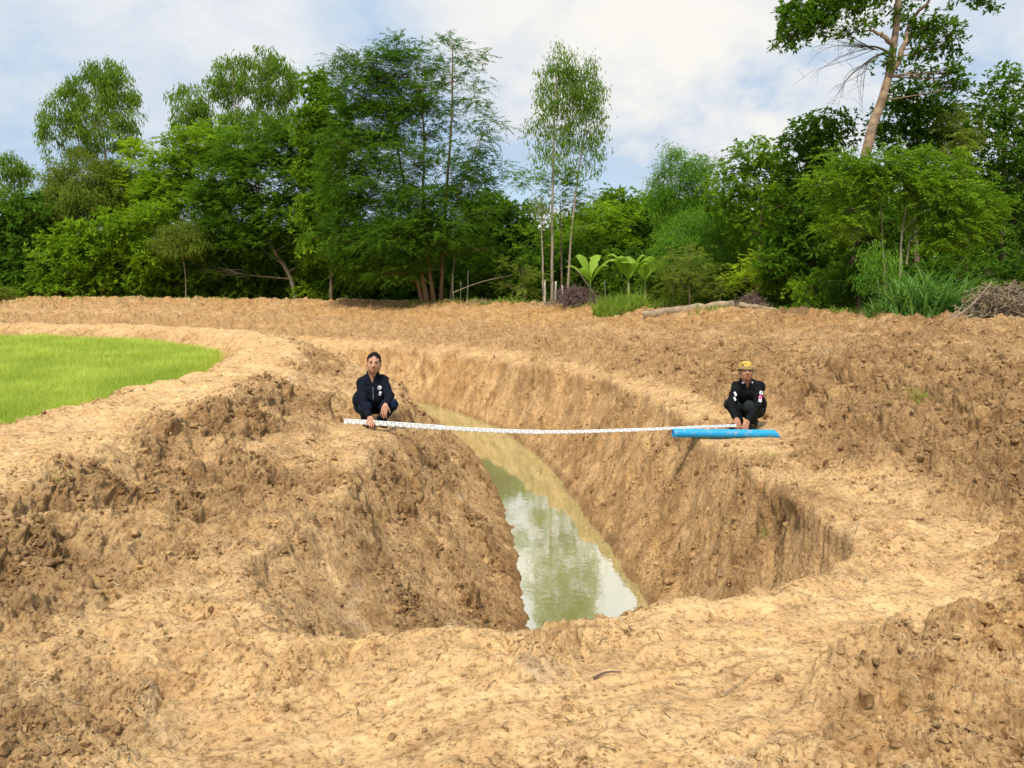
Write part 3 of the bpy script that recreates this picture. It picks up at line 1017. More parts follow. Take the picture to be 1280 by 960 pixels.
# ---- left part of the tree line
G_E = 'slender pale trunked trees rising above the tree line'
tree('eucalyptus_tree', 'small slender tree at the far left edge against the sky', 58, 12, [[(12, 378), (14, 300), (13, 215)]],
     [(8, 205, 20, 14), (22, 222, 18, 14), (5, 232, 18, 12, .7), (30, 212, 10, 10), (15, 250, 26, 12, .6)], 'euca', 'euca', 'pale', .09, G_E, dens=.35)
tree('eucalyptus_tree', 'tall slender tree with an airy rounded crown above the left end of the tree line', 52, 128,
     [[(140, 378), (136, 260), (128, 150), (124, 90)], [(112, 378), (110, 262), (104, 215), (96, 160)]],
     [(128, 92, 26, 18), (112, 115, 30, 24), (145, 112, 26, 24), (158, 138, 18, 24), (88, 130, 26, 26), (72, 150, 20, 28, .8), (120, 150, 32, 26, .8),
      (150, 165, 22, 22, .7), (62, 180, 13, 26, .6), (95, 178, 26, 18, .7), (130, 185, 30, 14, .7)], 'euca', 'euca', 'pale', .13, G_E, dens=.40)
tree('bamboo_clump', 'rounded olive feathery clump under the tall slender tree on the left', 49, 105,
     [[(110, 378), (113, 300), (104, 232)]], [(105, 225, 42, 34), (75, 245, 28, 32), (140, 235, 30, 34), (105, 262, 50, 30), (60, 275, 24, 26)],
     'bamboo', 'olive', 'pale', .11, cat='bamboo', dens=1.15)
tree('bright_leafed_tree', 'yellow green sunlit tree behind the dark trees on the left', 50, 190,
     [[(188, 378), (186, 300), (182, 220)]], [(178, 215, 24, 32), (200, 235, 26, 26), (160, 240, 26, 26), (185, 265, 40, 26), (150, 275, 26, 22), (165, 190, 12, 16, .7)],
     'fine', 'yellow', 'brown', .13, dens=1.1)
tree('broadleaf_tree', 'dark green bushy tree at the left edge of the tree line', 47, 30,
     [[(35, 378), (34, 330), (30, 280)]], [(15, 275, 32, 26), (45, 268, 28, 26), (20, 310, 38, 30), (55, 310, 30, 30), (8, 345, 30, 26), (50, 350, 36, 22)],
     'broad', 'deep', 'brown', .12, dens=1.1)
tree('flowering_shrub', 'bright star leafed bush in front of the dark trees on the left', 45.5, 120,
     [[(115, 378), (118, 340), (112, 300)], [(122, 378), (140, 335), (160, 300)]],
     [(95, 292, 28, 18), (140, 285, 34, 20), (70, 315, 26, 22), (115, 320, 38, 24), (165, 300, 30, 26), (185, 325, 26, 24), (90, 350, 30, 18), (140, 352, 36, 18), (190, 268, 26, 18)],
     'bush', 'bright', 'brown', .08, cat='shrub', dens=.95)
tree('shrub', 'mid green bush between the bright bush and the dark tree on the left', 46.5, 200,
     [[(200, 378), (200, 340), (205, 300)]], [(205, 345, 28, 26), (185, 355, 24, 16), (230, 350, 28, 22), (215, 310, 24, 24)], 'fine', 'mid', 'brown', .07, cat='shrub')
tree('eucalyptus_tree', 'twin crowned airy tree rising over the dark tree left of the centre', 52, 300,
     [[(300, 378), (304, 250), (296, 150), (290, 90)], [(318, 378), (322, 240), (335, 140), (338, 80)], [(262, 378), (258, 250), (245, 170)]],
     [(286, 88, 26, 22), (270, 108, 20, 18, .8), (336, 78, 24, 20), (350, 102, 26, 24), (322, 110, 24, 22, .8), (300, 128, 26, 20, .7), (362, 128, 16, 20, .7), (345, 140, 28, 18, .7),
      (238, 128, 24, 18), (228, 150, 20, 22), (252, 155, 26, 22, .9), (285, 158, 28, 18, .7), (320, 160, 30, 18, .8)], 'euca', 'euca', 'pale', .13, G_E, dens=.45)
tree('tamarind_tree', 'bright feathery tree between the slender tree and the big dark tree on the left', 49, 240,
     [[(245, 378), (246, 300), (240, 220)]], [(225, 185, 24, 22), (250, 178, 28, 24), (215, 215, 28, 26), (250, 215, 36, 28), (205, 250, 32, 26), (245, 255, 40, 26), (285, 185, 30, 24)],
     'fine', 'bright', 'brown', .14, dens=1.2)
tree('mango_tree', 'big dense dark tree with a pale leaning trunk left of the centre', 45.5, 370,
     [[(371, 378), (366, 350), (352, 328), (335, 300), (318, 250)], [(352, 328), (342, 322), (322, 308)], [(335, 300), (352, 260), (360, 200)]],
     [(335, 180, 36, 28), (300, 195, 36, 30), (370, 185, 32, 34), (285, 225, 36, 30), (330, 225, 46, 34), (378, 235, 34, 38), (300, 268, 46, 30), (350, 275, 46, 30), (262, 255, 26, 28),
      (275, 300, 40, 24), (330, 305, 40, 18), (385, 285, 26, 28), (250, 335, 26, 20, .6), (395, 165, 18, 24), (392, 320, 22, 20)],
     'fine', 'dark', 'pale', .15, dens=1.35)
tree('weeping_shrub', 'small drooping olive bush in front of the big dark tree', 44.5, 226,
     [[(232, 378), (234, 345), (226, 305)]], [(210, 298, 18, 16), (232, 292, 22, 14), (245, 305, 16, 16), (222, 312, 22, 10)], 'bamboo', 'olive', 'pale', .04, cat='shrub', dens=1.0, scale=.9)
tree('broadleaf_tree', 'large leafed tree with a thin straight trunk just left of the many stemmed tree', 42.5, 414,
     [[(413, 380), (414, 330), (408, 260), (402, 180), (405, 130)]],
     [(395, 112, 14, 22, .9), (410, 135, 22, 24), (390, 160, 22, 26), (418, 175, 26, 28), (400, 215, 30, 28), (425, 250, 28, 28), (395, 265, 28, 24), (420, 300, 26, 26), (392, 312, 18, 16), (440, 330, 20, 16)],
     'bigleaf', 'mid', 'brown', .10, dens=1.05)
# ---- centre
rc_ = [[(534, 383), (527, 340), (512, 270), (500, 200), (488, 140)], [(543, 383), (536, 335), (528, 250), (532, 160), (520, 100)], [(528, 383), (522, 350), (500, 300), (470, 250)]]
tree('many_stemmed_tree', 'tall spreading tree with several reddish stems on the far bank in the centre', 38.6, 536, rc_,
     [(425, 72, 16, 14, .6), (448, 92, 28, 20, .8), (500, 58, 26, 14, .7), (520, 78, 24, 18, .8), (480, 84, 34, 20, .9), (440, 118, 30, 22, .9), (490, 118, 40, 24), (530, 115, 24, 22, .8),
      (460, 150, 44, 26), (515, 150, 32, 24, .8), (440, 185, 34, 28), (480, 190, 30, 24, .9), (432, 225, 34, 28), (475, 235, 40, 26), (450, 268, 40, 26), (500, 262, 30, 24, .8), (430, 300, 34, 26), (505, 300, 40, 26, 1.2, -1.6), (525, 258, 34, 26, 1.0, -1.4), (548, 292, 34, 24, 1.0, -1.5), (500, 340, 30, 14, .6, -1.4), (520, 205, 26, 22, .8, -1.2),
      (475, 305, 40, 24), (455, 335, 34, 18, .8), (505, 325, 24, 20, .7)],
     'acacia', 'deep', 'red', .14, dens=1.9)
tree('slender_tree', 'airy tree with a single red brown stem right beside the many stemmed tree', 38.9, 553,
     [[(551, 383), (553, 330), (558, 230), (566, 140), (566, 60)], [(553, 300), (590, 200), (606, 150)]],
     [(562, 60, 18, 16, .8), (590, 66, 20, 12, .5), (556, 90, 16, 16, .7), (580, 96, 24, 14, .6), (548, 125, 18, 16, .6), (596, 122, 22, 14, .6), (572, 140, 28, 14, .5), (612, 158, 22, 12, .5),
      (585, 178, 34, 14, .6), (552, 175, 26, 14, .5), (604, 205, 24, 16, .8), (560, 215, 34, 20, .9), (590, 235, 36, 24), (555, 258, 36, 24), (600, 272, 28, 24), (565, 300, 36, 20), (602, 312, 20, 18, .7), (540, 330, 24, 16, .6)],
     'acacia', 'deep', 'red', .10, dens=1.2)
tree('sapling', 'thin leaning pale stem with few leaves right of the red brown stems', 39.2, 568,
     [[(562, 380), (568, 320), (578, 280), (592, 240)], [(566, 330), (600, 290), (612, 262)]], [(594, 240, 18, 16, .6), (612, 262, 14, 14, .6), (580, 262, 14, 12, .5)], 'acacia', 'mid', 'pale', .045, dens=.7)
tree('eucalyptus_tree', 'tall slim pale tree with hanging leaves right of the centre reflected in the ditch', 37.5, 690,
     [[(690, 382), (690, 300), (691, 200), (694, 120), (696, 72)], [(709, 384), (712, 310), (722, 220), (736, 140), (742, 88)]],
     [(702, 76, 18, 18), (694, 100, 22, 20), (715, 98, 20, 20), (742, 92, 13, 20), (690, 128, 20, 20, .9), (712, 130, 22, 20, .9), (743, 122, 14, 24), (738, 152, 18, 22, .9), (680, 158, 20, 16, .5),
      (708, 160, 22, 18, .6), (748, 180, 14, 18, .5), (722, 190, 26, 16, .4), (676, 190, 20, 18, .3), (735, 215, 24, 16, .35), (670, 172, 14, 18, .25), (722, 108, 14, 18), (722, 140, 16, 20), (718, 172, 18, 16, .7), (698, 195, 22, 16, .5)],
     'euca', 'euca', 'pale', .085, G_E, dens=.62, depth=.7)
tree('climber_covered_tree', 'leafy green growth around the foot of the tall slim pale tree', 38.2, 700,
     [[(702, 384), (702, 320), (700, 250)]], [(690, 228, 30, 18, .8), (715, 240, 26, 20, .9), (655, 218, 14, 12, .5), (700, 262, 34, 20, .7), (735, 280, 22, 24, .7), (668, 300, 24, 20, .6)], 'fine', 'mid', 'brown', .06, dens=.8)
tree('dead_trunk', 'bare pale upright stem left of the tall slim pale tree', 37.2, 677, [[(680, 384), (678, 320), (676, 250)]],
     [(677, 258, 3, 6, .3)], 'euca', 'olive', 'pale', .07, cat='dead tree', limb=False)
tree('dense_tree', 'dark dense tree low behind the thin stems in the centre', 46, 610,
     [[(610, 378), (610, 330), (612, 280)]], [(610, 262, 30, 24), (640, 275, 30, 28), (600, 300, 30, 26), (635, 310, 34, 26), (660, 330, 28, 24), (605, 340, 30, 22), (575, 320, 28, 30)],
     'broad', 'deep', 'brown', .12, dens=1.1)
tree('shrub', 'olive bush with trailing twigs left of the slim pale tree', 37, 655,
     [[(655, 380), (656, 360), (652, 335)]], [(648, 335, 18, 16, .8), (662, 348, 20, 14, .8), (645, 358, 22, 12, .7)], 'fine', 'olive', 'brown', .05, cat='shrub', dens=.8)
tree('bright_leafed_tree', 'bright feathery tree in the gap right of the slim pale tree', 43, 735,
     [[(735, 380), (735, 320), (738, 280)]], [(728, 285, 26, 26), (752, 270, 26, 24), (722, 320, 28, 26), (760, 305, 28, 26), (785, 285, 22, 22), (700, 330, 22, 22)], 'fine', 'bright', 'brown', .10, dens=1.15)
tree('dense_tree', 'rounded mid green tree behind the banana plants', 46, 790,
     [[(790, 378), (790, 320), (790, 270)]], [(770, 258, 24, 18), (800, 262, 30, 22), (780, 295, 36, 26), (820, 300, 36, 28), (845, 270, 26, 22), (800, 335, 36, 24)], 'broad', 'mid', 'brown', .11, dens=1.1)
# ---- right part
tree('bamboo_clump', 'tall pale green bamboo spire beside the open sky right of the centre', 33, 842,
     [[(842, 380), (842, 300), (838, 195)], [(850, 380), (862, 280), (876, 212)]],
     [(840, 190, 12, 12, .9), (846, 206, 20, 14), (835, 225, 20, 16), (862, 215, 22, 16), (884, 208, 18, 12), (875, 235, 28, 18), (845, 250, 30, 20), (825, 240, 16, 14), (885, 262, 30, 22), (850, 280, 32, 22)],
     'bamboo', 'bamboo', 'pale', .04, cat='bamboo', dens=1.25, scale=.85)
tree('bamboo_clump', 'broad bright green bamboo clump in the hollow right of the banana plants', 31, 905,
     [[(900, 382), (902, 330), (905, 280)]], [(855, 290, 26, 22), (890, 280, 30, 20), (925, 292, 28, 22), (870, 318, 32, 22), (910, 318, 34, 22), (940, 322, 22, 20), (835, 318, 20, 20)],
     'bamboo', 'bamboo', 'pale', .04, cat='bamboo', dens=1.35, scale=.85)
tree('broadleaf_tree', 'broad leafed green tree right of the bamboo', 29, 945,
     [[(945, 384), (948, 320), (950, 240)]], [(925, 210, 26, 20), (950, 192, 26, 20), (905, 232, 24, 20), (945, 225, 34, 24), (975, 210, 24, 26), (915, 262, 30, 22), (960, 258, 36, 26), (985, 245, 24, 28), (945, 292, 36, 24)],
     'broad', 'mid', 'brown', .10, dens=1.1, scale=.85)
tree('broadleaf_tree', 'tall dark broad leafed tree left of the big leaning trunk', 26, 1015,
     [[(1012, 386), (1015, 320), (1018, 220)]], [(1015, 158, 20, 16), (1045, 162, 22, 18), (1000, 180, 24, 20), (1032, 188, 34, 22), (1005, 215, 34, 26), (1045, 220, 30, 26), (990, 255, 30, 28), (1030, 260, 36, 28),
      (985, 300, 30, 28), (1025, 305, 38, 28), (1000, 345, 38, 24), (1050, 345, 34, 22), (965, 335, 24, 22)],
     'bigleaf', 'dark', 'brown', .11, dens=1.15, scale=.85)


def dead_twigs(D, start, n, region):
    """Curved bare twigs that fan out of a dead branch."""
    ex = []
    s0, s1 = at(*start[0], D), at(*start[1], D)
    ex.append((smooth_line([s0, (s0 + s1) / 2 + np.array([0, 0, .1]), s1], 8), np.linspace(.04, .022, 8)))
    for i in range(n):
        t = rng.random()
        s = s0 + (s1 - s0) * (0.35 + .65 * t)
        e = at(rng.uniform(*region[0]), rng.uniform(*region[1]), D + rng.uniform(-.8, .8))
        m = (s + e) / 2 + rng.normal(0, .12, 3) + np.array([-.1, 0, .12])
        P = smooth_line([s, m, e, e + nrm(e - m) * .15 + np.array([0, 0, -.12])], 9)
        ex.append((P, np.linspace(.011, .003, 9)))
        for q in range(4):
            a = P[rng.integers(3, 9)]
            b = a + rng.normal(0, .2, 3) + np.array([-.16, 0, -.10])
            ex.append((smooth_line([a, (a + b) / 2 + rng.normal(0, .05, 3), b], 5), np.linspace(.004, .002, 5)))
    return ex


LT = 23.5
tree('leaning_tree', 'big leaning tree with a tan trunk and sparse dark leaves at the top right', LT, 1058,
     [[(1056, 392), (1066, 260), (1078, 190), (1098, 135), (1114, 92), (1122, 40), (1124, -10), (1120, -70)], [(1112, 96), (1128, 62), (1140, 28), (1158, 4), (1180, -24)],
      [(1120, 60), (1102, 45), (1085, 36)]],
     [(1000, 18, 24, 22, 1.3), (985, 44, 14, 16, 1.2), (1020, 36, 20, 16, 1.1), (1030, 6, 26, 16, 1.2), (1060, 4, 24, 14, .9), (1075, -14, 30, 14, .9), (1066, 40, 12, 12, .6), (1088, 20, 16, 10, .4),
      (1150, 40, 18, 14, .9), (1168, 32, 22, 12, .8), (1186, 52, 18, 12, .7), (1160, 62, 22, 12, .7), (1196, 86, 12, 14, .7), (1180, 96, 18, 14, .6), (1158, 84, 16, 12, .5), (1202, 108, 10, 12, .6),
      (1236, -4, 18, 12, .9), (1212, -12, 18, 10, .8), (1140, -30, 60, 20, .7), (1105, 80, 8, 8, .3), (1128, 20, 10, 14, .4)],
     'bigleaf', 'dark', 'tan', .225, dens=1.25, scale=.72, depth=.8, dead=dead_twigs(LT, ((1112, 66), (1078, 58)), 13, ((1012, 1070), (42, 104))) + dead_twigs(LT, ((1112, 66), (1080, 80)), 9, ((1030, 1085), (90, 138))))
tree('broadleaf_tree', 'dark bushy tree whose foliage hides the foot of the leaning trunk', 22.0, 1075,
     [[(1075, 392), (1072, 330), (1070, 270)]], [(1068, 222, 28, 18), (1050, 250, 28, 22), (1090, 248, 26, 22), (1062, 285, 34, 24), (1098, 290, 26, 22), (1070, 325, 36, 24), (1050, 350, 30, 20), (1105, 340, 26, 24), (1085, 365, 34, 16)],
     'bigleaf', 'deep', 'brown', .09, dens=1.0, scale=.75)
tree('broadleaf_tree', 'dark large leafed tree behind the leaning trunk', 25.5, 1150,
     [[(1150, 388), (1146, 260), (1142, 160)]], [(1120, 120, 22, 14, .9), (1148, 122, 26, 18), (1125, 146, 26, 18), (1165, 150, 28, 22), (1100, 160, 18, 14, .7), (1190, 140, 20, 18, .9), (1135, 178, 34, 18), (1180, 185, 34, 24)],
     'bigleaf', 'dark', 'brown', .12, dens=1.15, scale=.78)
tree('dense_tree', 'tall very dark tree at the right edge of the picture', 25, 1255,
     [[(1255, 392), (1252, 280), (1258, 150)]], [(1268, 92, 20, 12, .9), (1240, 110, 22, 12, .8), (1275, 118, 24, 18), (1235, 135, 28, 18), (1268, 150, 30, 22), (1215, 160, 26, 20), (1250, 185, 38, 26), (1215, 205, 28, 24),
      (1275, 225, 34, 30), (1235, 245, 36, 28), (1265, 280, 36, 30), (1230, 310, 30, 26), (1270, 335, 36, 26), (1290, 180, 30, 40), (1295, 260, 30, 50)],
     'broad', 'deep', 'brown', .15, dens=1.15, scale=.85)
tree('brown_leafed_shrub', 'patch of dull brownish foliage on top of the dark tree at the right', 24, 1205,
     [[(1205, 392), (1205, 300), (1206, 190)]], [(1206, 152, 20, 12), (1218, 172, 20, 12), (1198, 176, 16, 12)], 'pinnate', 'olive', 'brown', .06, cat='shrub', dens=1)
FT = 19.5
tree('pinnate_leafed_tree', 'bright tree with feathery leaves and bent pale branches in front of the leaning trunk', FT, 1120,
     [[(1125, 396), (1122, 340), (1128, 290), (1132, 240)], [(1113, 360), (1108, 300), (1098, 262), (1086, 228)], [(1133, 330), (1140, 280), (1155, 240)], [(1128, 290), (1170, 240), (1200, 220)]],
     [(1050, 205, 24, 14), (1085, 205, 26, 14), (1035, 228, 22, 14), (1075, 232, 28, 16), (1115, 205, 24, 14), (1112, 232, 30, 16), (1150, 190, 18, 12), (1160, 208, 24, 14), (1192, 196, 14, 10), (1150, 232, 32, 16),
      (1190, 225, 24, 14), (1222, 232, 14, 10), (1205, 250, 30, 14), (1165, 258, 36, 14), (1240, 256, 20, 10), (1225, 275, 26, 12), (1180, 282, 30, 12), (1060, 262, 24, 14), (1045, 290, 20, 16, .8),
      (1200, 300, 26, 12, .8), (1170, 305, 20, 10, .8), (1075, 290, 16, 12, .7)],
     'pinnate', 'mid', 'pale', .05, dens=1.55, scale=.8, inner=.1)
tree('drooping_branch_shrub', 'hanging bunch of limp pale green leaves left of the tall grass', 18.6, 1098,
     [[(1112, 398), (1110, 350), (1106, 322)], [(1106, 340), (1098, 318), (1094, 300)]], [(1092, 315, 8, 12), (1086, 333, 10, 14), (1110, 330, 8, 14), (1080, 350, 8, 12), (1114, 352, 8, 12)], 'euca', 'bamboo', 'pale', .035,
     cat='shrub', dens=1.6, scale=.65)
tree('shrub', 'rounded olive bush with fine leaves behind the fallen log', 28.3, 862,
     [[(862, 385), (862, 360), (860, 335)]], [(862, 328, 26, 16), (840, 342, 22, 18), (885, 345, 24, 18), (862, 355, 34, 16), (902, 362, 18, 12)], 'fine', 'olive', 'brown', .05, cat='shrub', dens=1.2, scale=.8)
tree('shrub', 'bright feathery bush above the dry brown roots by the log', 26.8, 950,
     [[(940, 386), (942, 365), (948, 340)]], [(950, 322, 18, 12), (935, 335, 20, 14), (965, 335, 18, 14), (950, 350, 26, 12), (925, 348, 12, 10)], 'fine', 'yellow', 'brown', .05, cat='shrub', dens=1.1, scale=.75)
tree('shrub', 'low dark green bush at the foot of the dark trees left of the tall grass', 23, 1045,
     [[(1045, 392), (1045, 375), (1045, 360)]], [(1020, 362, 26, 18), (1055, 365, 26, 20), (1035, 380, 34, 12), (1075, 378, 20, 14)], 'bush', 'mid', 'brown', .04, cat='shrub', dens=1.2, scale=.8)
tree('shrub', 'small pale olive tuft of bush at the very left edge on the bank', 43, 8,
     [[(8, 372), (8, 368), (8, 365)]], [(8, 366, 13, 7), (0, 368, 10, 6)], 'fine', 'olive', 'brown', .03, cat='shrub', dens=1.6, scale=.5)
# undergrowth that closes the foot of the wood
UG = [(25, 46, 'deep'), (75, 45.2, 'mid'), (160, 47, 'deep'), (245, 47.5, 'deep'), (300, 46.5, 'dark'), (345, 47.5, 'deep'), (400, 46, 'mid'), (445, 44, 'deep'), (480, 45, 'deep'), (520, 44, 'dark'), (565, 44, 'deep'),
      (610, 43, 'mid'), (650, 42, 'deep'), (700, 41, 'deep'), (745, 40, 'mid'), (800, 38, 'deep'), (850, 34, 'deep'), (900, 33, 'mid'), (950, 31, 'deep'), (1000, 28, 'deep'), (1090, 24.5, 'dark'), (1150, 24, 'deep'),
      (1200, 23.5, 'dark'), (1260, 22.5, 'deep')]
WHERE = ['at the far left end', 'below the star leafed bush', 'right of the star leafed bush', 'under the weeping bush', 'in the shade of the big dark tree', 'left of the leaning pale trunk', 'right of the leaning pale trunk',
         'left under the many stemmed tree', 'under the middle of the many stemmed tree', 'behind the red stems', 'just right of the red stems', 'behind the thin stakes', 'left of the slim pale tree', 'behind the slim pale tree',
         'behind the brush heap', 'behind the banana plants', 'behind the rounded olive bush', 'under the broad bamboo', 'behind the bright feathery bush', 'under the tall dark tree', 'left of the tall grass',
         'behind the tall grass', 'right of the tall grass', 'at the far right behind the dead brush']
for (px, D, lf), wh in zip(UG, WHERE):
    k = 25.0 / D * 1.0
    r = 34 if D > 35 else 44
    hh = 345 + rng.uniform(-8, 6)
    tree('undergrowth_shrub', 'low leafy undergrowth bush ' + wh, D, px, [[(px, 385), (px + 2, 365), (px, 350)]],
         [(px - r * .5, hh + 8, r * .7, 22), (px + r * .5, hh + 4, r * .7, 24), (px, hh - 12, r * .8, 22), (px, 368, r * 1.1, 14)], 'broad' if lf != 'mid' else 'bush', lf, 'brown', .05,
         'undergrowth bushes along the foot of the wood', 'shrub', dens=.75, scale=1.0 if D > 35 else .85)


def far_wood():
    """The dense wood behind the first rows of trees."""
    C = []
    pts = [(-75, 52), (-58, 54), (-42, 54), (-30, 55), (-20, 55), (-10, 53), (0, 50), (8, 46), (13, 38), (15, 32), (17.5, 29), (24, 27), (34, 22)]
    for (x0, y0), (x1, y1) in zip(pts[:-1], pts[1:]):
        Ln = math.hypot(x1 - x0, y1 - y0)
        n = int(Ln * 62)
        t = rng.random(n)
        x = x0 + (x1 - x0) * t; y = y0 + (y1 - y0) * t
        top = 5.6 + 0.9 * fbm(x * .25, y * .25, 3, 401) * 2
        z = .3 + rng.random(n) * top
        C.append(np.stack([x + rng.normal(0, 1.2, n), y + rng.normal(0, 1.2, n), z], 1))
    C = np.concatenate(C)
    O = nrm(rng.normal(0, 1, C.shape) + np.array([0, -.6, .5]))
    V, F, ci = clump_leaves(C, O, 'broad', 1.7, 1.3)
    t = np.clip(.4 + rng.normal(0, .2, len(C)), 0, 1)
    o = mesh_np('far_wood', V, F, LEAF['deep'], attrs=dict(tint=t[ci]))
    tag(o, kind='stuff')


far_wood()
#PART3
# ------------------------------------------------------------------ grasses, banana plants, brush heaps, logs, stakes
M_reed = leaf_mat('tall_grass_blade', (0.045, 0.145, 0.020), (0.200, 0.370, 0.070), .3, .5, .25)
M_ban = leaf_mat('banana_leaf', (0.150, 0.290, 0.020), (0.320, 0.490, 0.050), .45, .5, .2)
M_bst = simple_mat('banana_stem', (0.22, 0.26, 0.09), .6, .3, .35, 12)
M_stick = simple_mat('dead_wood', (0.26, 0.20, 0.14), .9, .1, .35, 8)
M_stickd = simple_mat('dark_twig', (0.15, 0.10, 0.085), .9, .1, .35, 8)
M_stake = simple_mat('weathered_stake', (0.42, 0.38, 0.31), .9, .1, .3, 10)
M_log = simple_mat('log_bark', (0.30, 0.225, 0.145), .9, .1, .45, 5, .02, 18)
M_logend = simple_mat('cut_log_end', (0.48, 0.34, 0.20), .85, .1, .25, 25)


def grass_clump(name, label, px, D, wpx, h, n, w, mat, lean=(.05, .5), bend=(.1, .8), group=None, cat='grass', depth=None, segs=4, tint=.5):
    x = at(px, 390, D)[0]
    z = g1(x, D) - 0.03
    root_loc = np.array([x, D, z])
    r = wpx / 2 * D / FPX
    a = rng.uniform(0, 6.283, n); q = np.sqrt(rng.random(n))
    P = np.stack([x + np.cos(a) * q * r, D + np.sin(a) * q * (depth or r * .7), np.zeros(n)], 1)
    P[:, 2] = gz(P[:, 0], P[:, 1]) - 0.02
    hh = h * rng.uniform(.45, 1.05, n) * (1 - .35 * q)
    V, F, b = blades(P, hh, w * rng.uniform(.7, 1.3, n), rng.uniform(*lean, n), rng.uniform(*bend, n), segs)
    t = np.clip(tint + rng.normal(0, .22, n), 0, 1)[b]
    o = mesh_np(name, V, F, mat, attrs=dict(tint=t), loc=root_loc)
    return tag(o, label, cat, group)


grass_clump('tall_grass', 'big clump of tall blue green grass on the right bank under the feathery tree', 1165, 18.0, 112, 1.95, 460, .066, M_reed, bend=(.15, 1.0), segs=5)
grass_clump('tall_grass', 'small spill of long grass blades left of the big tall grass clump', 1105, 18.2, 46, .75, 160, .032, M_reed, bend=(.4, 1.1), segs=5, tint=.75)
grass_clump('long_grass', 'fresh long grass at the foot of the banana plants', 775, 30.5, 70, 1.25, 800, .035, M_weed, tint=.75)
grass_clump('long_grass', 'low strip of grass behind the left end of the log', 840, 29.5, 70, .7, 420, .03, M_weed, tint=.55)
grass_clump('long_grass', 'low grass on the bank under the weeping bush', 190, 44.0, 70, .40, 420, .05, M_weed, tint=.7, depth=.6)
grass_clump('long_grass', 'trailing weeds on the bank crest between the red stems and the stakes', 640, 36.5, 90, .42, 420, .035, M_weed, tint=.5, depth=.5)
grass_clump('long_grass', 'dry tufts under the twigs left of the slim pale tree', 608, 37, 60, .45, 260, .035, M_dry, tint=.5, depth=.5)
grass_clump('long_grass', 'low herbs in the shade between the pale leaning trunk and the red stems', 450, 43.0, 80, .5, 420, .045, M_weed, tint=.3, depth=.6)
for px, py, D, h, n, w, lb in [(968, 570, 8.35, .13, 90, 36, 'bright tuft of grass on the ditch edge just below the blue pipe'), (1000, 571, 8.3, .10, 90, 34, 'flattened tuft of grass right of the bright tuft below the pipe'),
                               (1157, 492, 9.0, .20, 90, 26, 'tuft of grass hanging on the cloddy right slope'), (1140, 484, 9.3, .16, 46, 26, 'pale bent tuft at the top of the right slope'),
                               (972, 606, 6.75, .09, 80, 26, 'tuft overhanging the scraped ditch corner'), (1135, 625, 6.15, .06, 40, 20, 'tiny tuft on the flat ground at the foot of the right slope'),
                               (1250, 705, 4.75, .06, 40, 24, 'tiny tuft at the right edge above the orange heap'), (60, 590, 5.3, .10, 26, 12, 'small pale sprout on the left mound'),
                               (1090, 655, 5.6, .05, 30, 26, 'sparse sprouts beside the broken twig on the right')]:
    t_ = grass_clump('grass_tuft', lb, px, D, w, h, n, .006, M_weed, lean=(.1, .8), bend=(.2, 1.1), group='grass tufts on the bare soil', segs=3, tint=.8)


for px, D, w, h, n, lb, mt in [(150, 43.4, 60, .3, 260, 'weeds left of the grass strip on the far bank', M_weed), (245, 43.0, 60, .3, 240, 'weeds right of the grass strip below the weeping bush', M_weed),
                               (380, 42.4, 60, .3, 240, 'weeds right of the pale leaning trunk', M_weed), (575, 37.6, 60, .35, 260, 'straggling weeds at the foot of the stakes', M_weed),
                               (735, 33.0, 50, .35, 220, 'weeds before the dark brush heap', M_weed), (975, 24.6, 60, .4, 260, 'weeds by the short thin log', M_weed), (1225, 16.9, 50, .35, 200, 'weeds between the tall grass and the dead brush', M_weed),
                               (20, 42.6, 60, .25, 200, 'sparse weeds on the far bank at the left end', M_weed), (95, 42.8, 60, .22, 160, 'short weeds on the far bank under the star leafed bush', M_weed),
                               (290, 42.0, 80, .22, 200, 'weeds on the far bank under the big dark tree', M_weed), (520, 38.0, 60, .30, 200, 'weeds around the foot of the red stems', M_weed),
                               (690, 35.0, 70, .35, 240, 'dry weeds around the foot of the slim pale tree', M_dry), (890, 25.8, 60, .30, 200, 'weeds just behind the long log', M_weed),
                               (1010, 22.6, 70, .35, 260, 'weeds at the foot of the tall dark tree', M_weed), (1060, 19.4, 50, .35, 160, 'weeds left of the spilled grass blades', M_weed)]:
    grass_clump('weeds', lb, px, D, w, h, n, .03, mt, lean=(.1, .7), bend=(.1, 1.0), cat='weeds', group='weeds along the far bank', tint=.45, depth=.7)


